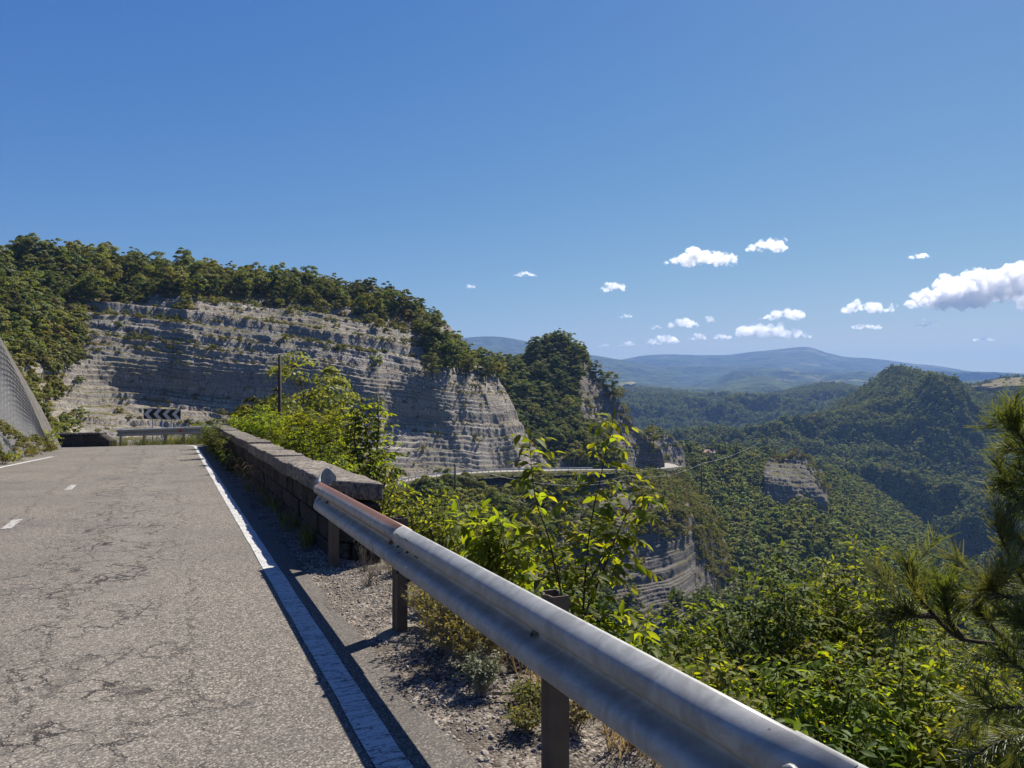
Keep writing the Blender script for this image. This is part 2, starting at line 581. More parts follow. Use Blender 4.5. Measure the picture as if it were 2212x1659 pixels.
# the wooded cone with its rocky right flank
colsB = {
    960: [(805, 310), (905, 285), (1018, 262)],
    1000: [(800, 310), (900, 282), (1018, 258)],
    1080: [(802, 310), (900, 280), (1016, 254)],
    1120: [(795, 315), (895, 285), (1014, 255)],
    1155: [(768, 322), (885, 292), (1013, 258)],
    1205: [(748, 330), (870, 302), (1013, 265)],
    1245: [(765, 333), (872, 305), (1013, 270)],
    1275: [(795, 333), (885, 309), (1013, 276)],
    1300: [(822, 331), (900, 313), (1013, 283)],
    1340: [(868, 328), (930, 318), (1013, 296)],
    1380: [(932, 326), (966, 321), (1013, 314)],
    1408: [(960, 325), (985, 323.5), (1013, 322)],
    1426: [(968, 325), (990, 324), (1013, 323)],
    1436: [(1000, 325), (1006, 324.5), (1014, 324)],
}
def strB(p):
    u = CX + p[..., 0] / p[..., 1] * F
    return np.clip((u - 1225) / 60, 0.0, 1.0)
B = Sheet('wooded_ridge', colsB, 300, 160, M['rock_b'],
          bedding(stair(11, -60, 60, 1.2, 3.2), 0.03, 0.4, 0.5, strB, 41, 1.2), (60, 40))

# rocky outlier behind the hairpin
colsB2 = {
    1395: [(925, 400), (960, 392), (1016, 380)],
    1440: [(938, 405), (965, 398), (1016, 384)],
    1462: [(950, 405), (975, 400), (1016, 388)],
    1475: [(968, 405), (985, 402), (1016, 392)],
    1482: [(1000, 405), (1006, 404), (1016, 398)],
}
B2 = Sheet('rocky_outlier', colsB2, 60, 60, M['rock_b'],
           bedding(stair(13, -60, 60, 1.5, 3.2), 0.03, 0.4, 0.5, None, 47, 0.8), (40, 30))

# ravine and spur below the lower road
colsC = {
    560: [(1048, 150), (1100, 130), (1180, 105), (1330, 80)],
    700: [(1048, 160), (1105, 138), (1190, 108), (1340, 84)],
    840: [(1058, 165), (1100, 158), (1200, 154), (1360, 122)],
    880: [(1056, 169), (1100, 160), (1200, 154), (1360, 118)],
    905: [(1052, 173), (1105, 157), (1200, 128), (1360, 98)],
    940: [(1034, 178), (1105, 160), (1200, 127), (1360, 97)],
    1000: [(1027, 186), (1100, 168), (1200, 138), (1370, 102)],
    1100: [(1023, 199), (1110, 176), (1220, 142), (1400, 106)],
    1190: [(1020, 213), (1110, 194), (1225, 168), (1410, 112)],
    1300: [(1018, 252), (1110, 222), (1240, 204), (1420, 178)],
    1345: [(1018, 272), (1092, 227), (1225, 209), (1400, 188)],
    1400: [(1020, 302), (1092, 232), (1225, 214), (1350, 198)],
    1468: [(1020, 320), (1095, 243), (1210, 225), (1330, 208)],
    1515: [(1068, 300), (1130, 255), (1225, 238), (1325, 222)],
    1560: [(1145, 282), (1190, 264), (1262, 250), (1330, 236)],
    1590: [(1262, 258), (1280, 252), (1310, 244), (1350, 232)],
}
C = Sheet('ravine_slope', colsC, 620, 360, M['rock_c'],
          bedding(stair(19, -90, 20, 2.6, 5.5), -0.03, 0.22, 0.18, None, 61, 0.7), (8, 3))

# wooded valley slope in the middle
colsD = {
    1400: [(992, 420), (1080, 370), (1180, 300), (1320, 230)],
    1480: [(988, 440), (1080, 375), (1190, 300), (1350, 225)],
    1550: [(986, 455), (1080, 382), (1200, 300), (1390, 220)],
    1640: [(992, 500), (1090, 405), (1215, 312), (1420, 220)],
    1720: [(1000, 540), (1105, 425), (1235, 322), (1440, 215)],
    1800: [(1028, 580), (1125, 455), (1262, 330), (1470, 210)],
    1900: [(1085, 600), (1175, 470), (1300, 330), (1520, 200)],
    2000: [(1165, 560), (1235, 450), (1350, 320), (1570, 190)],
    2120: [(1265, 480), (1315, 400), (1425, 290), (1620, 180)],
    2300: [(1375, 380), (1425, 320), (1500, 250), (1650, 160)],
    2700: [(1500, 300), (1540, 260), (1600, 210), (1700, 140)],
}
def dispD(p):
    k = np.clip((CX + p[..., 0] / p[..., 1] * F - 1590) / 140, 0.0, 1)[..., None]
    return p * (1 - k) + lumpy(8, 0.02, 71, 10, 0.009)(p) * k
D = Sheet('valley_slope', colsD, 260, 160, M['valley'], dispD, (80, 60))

# pale rock knob standing out of the wood
colsK = {
    1652: [(1002, 418.0), (1008, 412.0), (1030, 398.0), (1066, 390.0)],
    1662: [(988, 424.0), (1000, 414.0), (1040, 394.0), (1088, 386.0)],
    1700: [(984, 426.0), (998, 416.0), (1045, 396.0), (1111, 386.0)],
    1722: [(975, 426.0), (996, 416.0), (1050, 396.0), (1116, 386.0)],
    1735: [(978, 426.0), (998, 416.0), (1050, 397.0), (1118, 386.0)],
    1760: [(1008, 422.0), (1020, 414.0), (1055, 397.0), (1120, 387.0)],
    1778: [(1034, 418.0), (1042, 412.0), (1064, 397.0), (1122, 388.0)],
    1788: [(1058, 416.0), (1062, 410.0), (1076, 397.0), (1124, 390.0)],
}
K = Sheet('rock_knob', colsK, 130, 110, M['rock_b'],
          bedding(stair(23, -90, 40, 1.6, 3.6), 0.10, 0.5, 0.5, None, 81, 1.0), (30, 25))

# big wooded hill across the valley
colsE = {
    1380: [(968, 1250), (985, 1080), (1000, 950), (1020, 800)],
    1500: [(958, 1200), (975, 1050), (995, 930), (1030, 780)],
    1640: [(942, 1160), (965, 1010), (990, 900), (1060, 760)],
    1740: [(914, 1130), (950, 980), (1000, 860), (1090, 740)],
    1820: [(880, 1100), (935, 950), (1010, 830), (1120, 720)],
    1890: [(832, 1085), (915, 930), (1020, 810), (1160, 690)],
    1930: [(806, 1075), (905, 920), (1030, 800), (1180, 670)],
    1965: [(812, 1065), (895, 905), (1035, 790), (1200, 655)],
    2005: [(824, 1060), (870, 870), (1040, 770), (1225, 630)],
    2045: [(838, 1075), (880, 885), (1050, 760), (1260, 600)],
    2090: [(842, 1110), (930, 930), (1060, 760), (1290, 560)],
    2150: [(832, 1150), (950, 960), (1075, 760), (1320, 520)],
    2240: [(824, 1190), (950, 970), (1090, 740), (1360, 470)],
    2600: [(818, 1240), (950, 980), (1110, 720), (1450, 420)],
}
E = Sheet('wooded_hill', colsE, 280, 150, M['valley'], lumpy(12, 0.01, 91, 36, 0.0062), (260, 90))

# wooded ridges further up the valley
colsF = {
    1180: [(842, 2300), (880, 1900), (940, 1500), (1000, 1300)],
    1330: [(845, 2250), (885, 1900), (945, 1500), (1000, 1300)],
    1450: [(850, 2200), (890, 1850), (945, 1500), (1000, 1280)],
    1560: [(862, 2150), (895, 1800), (945, 1480), (1000, 1260)],
    1650: [(862, 2100), (900, 1780), (950, 1480), (1000, 1250)],
    1720: [(848, 2050), (895, 1750), (950, 1480), (1000, 1240)],
    1790: [(836, 2000), (890, 1720), (950, 1460), (1000, 1230)],
    1850: [(842, 2000), (890, 1700), (950, 1440), (1000, 1220)],
    1930: [(862, 2000), (895, 1700), (950, 1420), (1000, 1200)],
    2300: [(862, 2050), (895, 1700), (950, 1420), (1000, 1200)],
}
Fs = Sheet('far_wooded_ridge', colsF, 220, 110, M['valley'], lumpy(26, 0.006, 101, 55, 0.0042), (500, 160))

# mountains on the skyline
def mtn_mat(name, fields=True):
    t = NT(name)
    pos = t.pos(kind='World')
    a = t.noise(pos, 0.0016, 5.0, 0.62)
    b = t.noise(pos, 0.012, 6.0, 0.75)
    c = t.mix(t.ramp(b, [(0.35, 0.0), (0.65, 1.0)]), (0.008, 0.018, 0.010), (0.07, 0.10, 0.035))
    f = t.ramp(a, [(0.57, 0.0), (0.60, 1.0 if fields else 0.3)])
    v = t.n('ShaderNodeTexVoronoi'); v.inputs['Scale'].default_value = 0.008
    t.l(pos, v.inputs['Vector'])
    fc = t.mix(v.outputs['Distance'], (0.12, 0.14, 0.05), (0.22, 0.19, 0.09))
    f2 = t.math('MULTIPLY', f, t.ramp(b, [(0.44, 0.0), (0.52, 0.7)]))
    c = t.mix(f2, c, fc)
    return t.bsdf(c, 0.95, 0, 0.05, b, 1.0, 30.0)
M['mtn'] = mtn_mat('mountain_cover')
M['mtn2'] = mtn_mat('mountain_wood', False)
colsM1 = {
    820: [(775, 5200), (800, 4600), (880, 3800)],
    960: [(742, 5200), (790, 4600), (880, 3800)],
    1000: [(732, 5200), (785, 4600), (880, 3800)],
    1060: [(728, 5200), (785, 4600), (880, 3800)],
    1110: [(733, 5200), (785, 4600), (880, 3800)],
    1150: [(742, 5200), (788, 4600), (880, 3800)],
    1220: [(760, 5200), (795, 4600), (880, 3800)],
    1300: [(772, 5200), (800, 4600), (880, 3800)],
    1380: [(785, 5200), (810, 4600), (880, 3800)],
    1460: [(800, 5200), (820, 4600), (880, 3800)],
}
M1 = Sheet('far_mountain', colsM1, 200, 60, M['mtn2'], lumpy(14, 0.004, 111, 45, 0.0022), (900, 300))
colsM2 = {
    1250: [(790, 7000), (815, 5600), (850, 4200), (890, 3000)],
    1340: [(778, 7000), (815, 5600), (850, 4200), (890, 3000)],
    1400: [(770, 7000), (812, 5600), (848, 4200), (890, 3000)],
    1470: [(766, 7000), (810, 5600), (845, 4200), (890, 3000)],
    1560: [(768, 7000), (812, 5600), (845, 4200), (890, 3000)],
    1640: [(760, 7000), (810, 5600), (845, 4200), (890, 3000)],
    1700: [(754, 7000), (808, 5600), (845, 4200), (890, 3000)],
    1735: [(752, 7000), (808, 5600), (845, 4200), (890, 3000)],
    1790: [(766, 7000), (812, 5600), (848, 4200), (890, 3000)],
    1830: [(774, 7000), (815, 5600), (848, 4200), (890, 3000)],
    1900: [(778, 7000), (818, 5600), (850, 4200), (890, 3000)],
    1980: [(786, 7000), (822, 5600), (852, 4200), (890, 3000)],
    2060: [(797, 7000), (826, 5600), (852, 4200), (890, 3000)],
    2130: [(806, 7000), (830, 5600), (855, 4200), (890, 3000)],
    2500: [(812, 7000), (832, 5600), (856, 4200), (890, 3000)],
}
M2 = Sheet('skyline_mountain', colsM2, 360, 120, M['mtn'], lumpy(22, 0.003, 121, 110, 0.0013), (1500, 500))
colsM3 = {
    1180: [(815, 3300), (850, 2700), (900, 2200)],
    1330: [(822, 3300), (850, 2700), (900, 2200)],
    1430: [(832, 3300), (855, 2700), (900, 2200)],
    1520: [(836, 3300), (858, 2700), (900, 2200)],
    1590: [(822, 3300), (850, 2700), (900, 2200)],
    1640: [(816, 3300), (848, 2700), (900, 2200)],
    1700: [(828, 3300), (852, 2700), (900, 2200)],
    1800: [(846, 3300), (860, 2700), (900, 2200)],
    2000: [(858, 3300), (866, 2700), (900, 2200)],
}
M3 = Sheet('blue_wooded_hill', colsM3, 200, 60, M['mtn2'], lumpy(14, 0.005, 131, 30, 0.0035), (400, 120))

# pale meadows on the hills
M['meadow'] = ground_mat('meadow', (0.16, 0.17, 0.055), (0.22, 0.20, 0.08), (0.12, 0.13, 0.045), 0.02)
M['dry_meadow'] = ground_mat('dry_meadow', (0.22, 0.17, 0.075), (0.17, 0.14, 0.06), (0.10, 0.10, 0.04), 0.05)
def meadow(name, sh, u0, u1, v0, v1, mat, lift=2.0, n=16):
    """an irregular field laid on a hillside"""
    vs, fs = [], []
    cu, cv = (u0 + u1) / 2, (v0 + v1) / 2
    rings = 4
    vs.append(sh.at(cu, cv) + Vector((0, -lift, lift)))
    for r in range(1, rings + 1):
        for k in range(n):
            a = 2 * math.pi * k / n
            rr = r / rings * (1 + 0.25 * math.sin(3 * a + u0) + 0.15 * math.sin(5 * a + v0))
            vs.append(sh.at(cu + (u1 - u0) / 2 * rr * math.cos(a), cv + (v1 - v0) / 2 * rr * math.sin(a)) + Vector((0, -lift, lift)))
    for k in range(n):
        fs.append((0, 1 + k, 1 + (k + 1) % n))
        for r in range(rings - 1):
            a, b = 1 + r * n + k, 1 + r * n + (k + 1) % n
            fs.append((a, b, b + n, a + n))
    me = bpy.data.meshes.new(name)
    me.from_pydata([tuple(v) for v in vs], [], fs)
    me.update()
    add(name, me, mat, kind='structure')
meadow('meadow', M2, 1640, 1705, 829, 838, M['meadow'], 12)
meadow('meadow', M3, 1338, 1372, 843, 851, M['meadow'], 8)
meadow('hilltop_field', E, 2105, 2290, 830, 852, M['dry_meadow'], 6)

# the valley floor out to the horizon
gm = np_mesh('valley_floor', np.array([[math.cos(a) * r + 0, math.sin(a) * r + 0, -300.0 if r > 100 else -290.0] for r in (60, 400, 2000, 30000) for a in np.linspace(0, 2 * math.pi, 48, endpoint=False)]),
             np.array([[i * 48 + j, i * 48 + (j + 1) % 48, (i + 1) * 48 + (j + 1) % 48, (i + 1) * 48 + j] for i in range(3) for j in range(48)]))
add('valley_floor', gm, M['valley'], kind='structure')

# ------------------------------------------------------------------ air
HZ = 0.5
hz = MB()
hz.box((0, 4200, 135), 15000, 9200, 880)
M_h = NT('haze_air')
hv = M_h.n('ShaderNodeVolumePrincipled')
hv.inputs['Color'].default_value = (0.21, 0.37, 0.74, 1)
hv.inputs['Density'].default_value = 0.000125
hv.inputs['Anisotropy'].default_value = 0.1
M_h.l(hv.outputs[0], M_h.out.inputs['Volume'])
haze = add('haze', hz.mesh('haze'), M_h.mat, kind='stuff')
# ------------------------------------------------------------------ tree crowns
def rand_dirs(n, rng):
    v = rng.normal(size=(n, 3))
    return v / np.linalg.norm(v, axis=1)[:, None]

def leaf_quads(pos, out, size, rng, flat=0.5, aspect=0.7):
    """small folded leaf sprays at pos facing roughly out"""
    n = len(pos)
    nrm = out * flat + rand_dirs(n, rng) * 0.6
    nrm[:, 2] += 0.2
    nrm /= np.linalg.norm(nrm, axis=1)[:, None]
    a = np.cross(nrm, rand_dirs(n, rng))
    a /= np.linalg.norm(a, axis=1)[:, None] + 1e-9
    b = np.cross(nrm, a)
    s = (size * rng.uniform(0.6, 1.35, n))[:, None]
    j = lambda: rng.uniform(0.75, 1.25, n)[:, None]
    v0 = pos - a * s * j()
    v1 = pos - b * s * aspect * j() + nrm * s * rng.uniform(-0.3, 0.5, n)[:, None]
    v2 = pos + a * s * j()
    v3 = pos + b * s * aspect * j() + nrm * s * rng.uniform(-0.3, 0.5, n)[:, None]
    V = np.stack([v0, v1, v2, v3], 1).reshape(-1, 3)
    Fc = np.arange(n * 4).reshape(n, 4)
    return V, Fc

def crown_mesh(name, seed, H, R, base, nclump, per, size, shape='round', mat=None):
    rng = np.random.default_rng(seed)
    c = []
    while len(c) < nclump:
        p = rng.uniform(-1, 1, 3)
        r = np.linalg.norm(p[:2])
        z = (p[2] + 1) / 2
        if shape == 'round':
            lim = math.sqrt(max(0, 1 - (2 * z - 0.9) ** 2 * 0.9)) * (1 - 0.25 * z)
        elif shape == 'cone':
            lim = (1 - z) * 0.95 + 0.05
        elif shape == 'column':
            lim = 0.9 * (1 - z ** 3) + 0.05
        else:
            lim = math.sqrt(max(0, 1 - z ** 2))
        if shape == 'round' and rng.random() < 0.12:
            lim *= 1.3
        if r < lim and r > lim * (0.35 if rng.random() < 0.75 else 0.0):
            c.append((p[0] * R, p[1] * R, base + z * (H - base)))
    c = np.array(c)
    cr = (0.30 if shape in ('round', 'bush') else 0.24) * R * rng.uniform(0.4, 1.35, nclump)
    if shape == 'column':
        cr *= 1.3
    k = np.repeat(np.arange(nclump), per)
    d = rand_dirs(len(k), rng)
    d[:, 2] = np.abs(d[:, 2]) * 0.85 - 0.25 + 0.4 * rng.random(len(k)) * 0
    pos = c[k] + d * (cr[k] * rng.uniform(0.55, 1.1, len(k)))[:, None] * np.array([1, 1, 0.8])
    dc = pos - np.array([0, 0, base + 0.35 * (H - base)])
    dc /= np.linalg.norm(dc, axis=1)[:, None] + 1e-9
    o = d * 0.75 + dc * 0.75
    V, Fc = leaf_quads(pos, o, size, rng, 1.0)
    me = np_mesh(name, V, Fc)
    if mat: me.materials.append(mat)
    return me, c

def trunk_mesh(name, seed, H, R, base, centres, r0, mat):
    rr = random.Random(seed)
    mb = MB()
    lean = Vector((rr.uniform(-0.1, 0.1), rr.uniform(-0.1, 0.1), 0)) * H
    pts = [Vector((0, 0, -0.6)), Vector((0, 0, 0)), lean * 0.3 + Vector((0, 0, H * 0.3)), lean * 0.7 + Vector((0, 0, H * 0.6)), lean + Vector((0, 0, H * 0.9))]
    mb.tube(pts, [r0 * 1.4, r0, r0 * 0.75, r0 * 0.45, r0 * 0.12], 6)
    for c in centres[:: max(1, len(centres) // 9)]:
        c = Vector(c.tolist())
        z = min(c.z * 0.65, H * 0.7)
        s = lean * (z / H) + Vector((0, 0, z))
        m = s.lerp(c, 0.5) + Vector((0, 0, 0.08 * H))
        mb.tube([s, m, c], [r0 * 0.4, r0 * 0.25, r0 * 0.07], 4)
    return mb.mesh(name, True, [mat])

PROTO = {}
def proto(kind, seed, H, R, base, ncl, per, size, shape, leafm, r0=None):
    cm, c = crown_mesh('crown', seed, H, R, base, ncl, per, size, shape, leafm)
    tm = trunk_mesh('trunk', seed, H, R, base, c, r0 or 0.022 * H, M['bark'])
    PROTO.setdefault(kind, []).append((tm, cm, H))
for k in range(4):
    proto('oak', 100 + k, 7.0, 2.6 + 0.25 * k, 1.9, 30, 120, 0.17, 'round', M['oak'])
for k in range(3):
    proto('dark', 120 + k, 8.0, 2.7 + 0.2 * k, 1.6, 32, 120, 0.18, 'round', M['oak_dark'])
for k in range(3):
    proto('olive', 140 + k, 4.6, 2.3, 0.7, 26, 100, 0.15, 'round', M['oak_light'])
for k in range(3):
    proto('bush', 160 + k, 2.0, 1.5, 0.1, 18, 80, 0.11, 'bush', M['oak_light'], 0.03)
for k in range(2):
    proto('dark_bush', 170 + k, 2.6, 1.9, 0.1, 20, 55, 0.18, 'bush', M['oak'], 0.03)
proto('cypress', 180, 13.0, 1.6, 0.4, 40, 60, 0.30, 'column', M['oak_dark'])
proto('spruce', 185, 13.0, 3.3, 0.8, 44, 55, 0.34, 'cone', M['oak_dark'])
for k in range(4):
    proto('far', 200 + k, 9.0, 3.6, 0.8, 24, 60, 0.45, 'round', M['far_leaf'])

def place_tree(kind, loc, scale, label, cat, group, name='tree', parts=True, rng=random, squash=1.0):
    tm, cm, H = rng.choice(PROTO[kind])
    t = thing(name, label, cat, loc, group)
    t.rotation_euler = (0, 0, rng.uniform(0, 6.283))
    t.scale = (scale, scale, scale * squash)
    if tm is not None and parts:
        add('trunk', tm, None, t)
    c = add('crown', cm, None, t)
    return t, c

# ------------------------------------------------------------------ stuff made of many copies
def instancer(name, pts, scales, protos, seed=0, zs=None, tilt=0.08):
    rng = np.random.default_rng(seed)
    n = len(pts)
    me = bpy.data.meshes.new(name)
    me.vertices.add(n)
    me.vertices.foreach_set('co', np.asarray(pts, np.float32).ravel())
    rot = np.stack([rng.normal(0, tilt, n), rng.normal(0, tilt, n), rng.uniform(0, 6.283, n)], 1)
    sc = np.asarray(scales, float)
    if sc.ndim == 1:
        sc = np.stack([sc, sc, sc * (zs if zs is not None else rng.uniform(0.8, 1.2, n))], 1)
    a = me.attributes.new('rot', 'FLOAT_VECTOR', 'POINT'); a.data.foreach_set('vector', rot.astype(np.float32).ravel())
    a = me.attributes.new('scl', 'FLOAT_VECTOR', 'POINT'); a.data.foreach_set('vector', sc.astype(np.float32).ravel())
    a = me.attributes.new('pick', 'INT', 'POINT'); a.data.foreach_set('value', rng.integers(0, len(protos), n).astype(np.int32))
    me.update()
    o = add(name, me, None, kind='stuff')
    g = bpy.data.node_groups.new(name + '_copies', 'GeometryNodeTree')
    g.interface.new_socket('Geometry', in_out='INPUT', socket_type='NodeSocketGeometry')
    g.interface.new_socket('Geometry', in_out='OUTPUT', socket_type='NodeSocketGeometry')
    gi, go = g.nodes.new('NodeGroupInput'), g.nodes.new('NodeGroupOutput')
    ip = g.nodes.new('GeometryNodeInstanceOnPoints')
    jn = g.nodes.new('GeometryNodeJoinGeometry')
    for p in protos:
        oi = g.nodes.new('GeometryNodeObjectInfo')
        oi.inputs['Object'].default_value = p
        oi.inputs['As Instance'].default_value = True
        g.links.new(oi.outputs['Geometry'], jn.inputs[0])
    def attr(nm, ty):
        nd = g.nodes.new('GeometryNodeInputNamedAttribute')
        nd.data_type = ty
        nd.inputs['Name'].default_value = nm
        return nd.outputs['Attribute']
    g.links.new(gi.outputs[0], ip.inputs['Points'])
    g.links.new(jn.outputs[0], ip.inputs['Instance'])
    ip.inputs['Pick Instance'].default_value = True
    g.links.new(attr('pick', 'INT'), ip.inputs['Instance Index'])
    e = g.nodes.new('FunctionNodeEulerToRotation')
    g.links.new(attr('rot', 'FLOAT_VECTOR'), e.inputs[0])
    g.links.new(e.outputs[0], ip.inputs['Rotation'])
    g.links.new(attr('scl', 'FLOAT_VECTOR'), ip.inputs['Scale'])
    g.links.new(ip.outputs[0], go.inputs[0])
    m = o.modifiers.new('copies', 'NODES')
    m.node_group = g
    return o

# ------------------------------------------------------------------ trees one can tell apart
R2 = random.Random(21)
n2 = lambda p: p[..., 0] * 0 + 1
def lerp_line(line):
    us = [a for a, b in line]; vs = [b for a, b in line]
    return lambda u: np.interp(u, us, vs)
edgeA = lerp_line([(-420, 950), (-100, 930), (0, 830), (70, 760), (130, 695), (250, 655), (400, 655), (560, 650), (740, 668), (870, 712), (945, 735), (960, 690)])
crown_objs = {}
COLOUR = {'oak': 'mid green', 'dark': 'dark green', 'olive': 'olive green', 'bush': 'yellowish', 'dark_bush': 'dark'}
PLACE_A = [(60, 'above the wire net'), (130, 'above the net corner'), (240, 'above the low dark parapet'), (310, 'above left end of bend rail'), (395, 'above the chevron board'),
           (470, 'above right end of bend rail'), (560, 'left of the tall wooden pole'), (640, 'above the tall wooden pole'), (720, 'right of the tall wooden pole'), (830, 'above the bright young tree'),
           (900, 'above near end of parapet'), (960, 'by right end of crest'), (1020, 'on left half of shoulder'), (1100, 'on right half of shoulder'), (9999, 'above the lower road')]
PLACE_B = [(1090, 'in the left gully'), (1130, 'on the left shoulder'), (1170, 'on the left slope'), (1210, 'left below the top'), (1250, 'below the very top'), (1300, 'on the right slope'), (9999, 'towards the pinnacle')]
PLACE_C = [(900, 'by the shaded ravine wall'), (960, 'left of the slim pole'), (1010, 'around the slim pole'), (1070, 'right of the slim pole'), (1130, 'left of the leafy sapling'), (1200, 'behind the sapling left stem'),
           (1290, 'behind the sapling'), (1370, 'right of the sapling'), (1440, 'below the hairpin'), (1500, 'right below the hairpin'), (9999, 'at the right edge of the spur')]
def grow(sheet, n, kinds, mask, smin, smax, noun, cat, group, name='tree', seed=1, parts=True, mind=1.5, places=PLACE_A):
    rng = np.random.default_rng(seed)
    p, u, v = sheet.scatter(n * 4, mask, rng)
    kept = []
    for i, q in enumerate(p):
        if len(kept) >= n: break
        if all((q[0] - k[0][0]) ** 2 + (q[1] - k[0][1]) ** 2 > mind ** 2 for k in kept):
            kept.append((q, u[i], v[i]))
    vs = sorted(k[2] for k in kept)
    lo, hi = vs[len(vs) // 3], vs[2 * len(vs) // 3]
    for q, qu, qv in kept:
        kd = R2.choice(kinds)
        sc = R2.uniform(smin, smax)
        f = (sc - smin) / (smax - smin)
        size = 'small' if f < 0.33 else ('' if f < 0.67 else 'large')
        place = next(b for a, b in places if qu < a)
        level = 'upper' if qv < lo else ('middle' if qv < hi else 'lower')
        label = ' '.join(f'{size} {COLOUR[kd]} {noun} {place}, {level} row'.split())
        t, c = place_tree(kd, (q[0], q[1], q[2] - 0.15), sc, label, cat, group, name, parts, R2, R2.uniform(0.85, 1.15))
        crown_objs.setdefault(kd, []).append(c)

# crest and wooded top of the layered hill
grow(A, 60, ['oak', 'oak', 'dark'], lambda u, v, nz, p: (v < np.interp(u, [-420, 970], [610, 705])) & (v < edgeA(u) - 10) & (u > -60) & (u < 950), 0.75, 1.15,
     'crest oak', 'tree', 'oaks along the crest of the layered cliff', 'oak_tree', 2, True, 2.4)
grow(A, 62, ['oak', 'olive', 'olive', 'dark'], lambda u, v, nz, p: (v < edgeA(u)) & (u > -60) & (u < 950), 0.6, 1.0,
     'bushy slope tree', 'tree', 'bushy oaks above the rock ledges', 'oak_tree', 3, True, 2.2)
grow(A, 28, ['olive', 'oak', 'dark'], lambda u, v, nz, p: (u > -60) & (u < 120) & (v < edgeA(u)) & (v > 640) & (v < 800), 0.5, 0.95,
     'tree on the grassy slope', 'tree', 'trees on the slope above the wire net', 'slope_tree', 4, True, 2.0)
grow(A, 24, ['dark', 'oak'], lambda u, v, nz, p: (u > 925) & (u < 1075) & (v > 735) & (v < 818) & (v > np.interp(u, [925, 1075], [720, 810])), 0.75, 1.05,
     'dense shoulder tree', 'tree', 'trees on the right shoulder of the cliff', 'shoulder_tree', 5, True, 1.8)
grow(A, 52, ['bush', 'bush', 'dark_bush'], lambda u, v, nz, p: (v > edgeA(u)) & (nz > 0.72) & (u > 60) & (u < 1180) & (v < 1010), 0.35, 0.95,
     'rock ledge shrub', 'shrub', 'shrubs on the cliff ledges', 'shrub', 6, False, 2.0)
grow(A, 26, ['bush', 'bush', 'olive'], lambda u, v, nz, p: (np.abs(v - edgeA(u) - 6) < 14) & (u > 60) & (u < 960), 0.6, 1.0,
     'shrub on the cliff rim', 'shrub', 'shrubs along the rim of the cliff', 'shrub', 7, False, 1.6)
# cone behind
grow(B, 92, ['dark', 'oak', 'dark'], lambda u, v, nz, p: (u > 1040) & (v < np.interp(u, [1040, 1240, 1300, 1340, 1390], [1010, 1010, 1000, 1012, 1012])) & ((u < 1255) | (v < np.interp(u, [1240, 1340], [795, 880])) | (v > np.interp(u, [1250, 1330, 1400], [900, 1000, 1015]))), 0.75, 1.2,
     'tree covering the cone', 'tree', 'trees covering the cone shaped ridge', 'ridge_tree', 8, True, 2.6, PLACE_B)
grow(B, 22, ['olive', 'bush'], lambda u, v, nz, p: (u > 1235) & (v < np.interp(u, [1235, 1430], [830, 985])), 0.5, 0.8,
     'shrub on cone rock', 'shrub', 'shrubs on the rocky flank of the cone', 'shrub', 9, False, 1.5, PLACE_B)
q = B.at(1412, 966)
place_tree('oak', q, 1.6, 'lone round tree on top of the rock pinnacle above the hairpin', 'tree', None, 'pinnacle_tree', True, R2)
# ravine
grow(C, 56, ['olive', 'oak', 'dark'], lambda u, v, nz, p: ((u > 925) & (u < 1120) & (v > 1078) & (v < 1260) & (v > 1070 + (u - 925) * 0.2)), 0.65, 1.2,
     'round ravine tree', 'tree', 'trees in the ravine below the lower road', 'ravine_tree', 10, True, 2.0, PLACE_C)
grow(C, 44, ['dark', 'oak'], lambda u, v, nz, p: ((u > 1120) & (u < 1400) & (v > 1030) & (v < 1400) & (v > 1180 - (1400 - u) * 0.2 - 130) & ((u < 1330) | (v < 1100))), 0.7, 1.15,
     'far ravine tree', 'tree', 'dark trees on the far side of the ravine', 'ravine_tree', 11, True, 2.2, PLACE_C)
grow(C, 60, ['bush', 'bush', 'dark_bush'], lambda u, v, nz, p: (u > 840) & (u < 1590) & (v < 1330) & (nz > 0.5), 0.5, 1.15,
     'spur shrub', 'shrub', 'shrubs on the spur below the hairpin', 'shrub', 12, False, 1.8, PLACE_C)
# three pointed trees by the little house
for u, v, s, k, lab in ((1543, 1003, 1.05, 'cypress', 'dark cypress standing just right of the small house'), (1566, 1002, 0.9, 'spruce', 'pointed spruce between the two dark cypress clumps'),
                        (1584, 1003, 1.0, 'cypress', 'slim dark cypress, left one of the close pair'), (1592, 1003, 0.93, 'cypress', 'slim dark cypress, right one of the close pair'), (1620, 1003, 0.6, 'cypress', 'small dark cypress standing alone right of the pair')):
    place_tree(k, D.at(u, v - 4) + Vector((0, -3, 0)), s * 1.12, lab, 'tree', None, k + '_tree', True, R2)

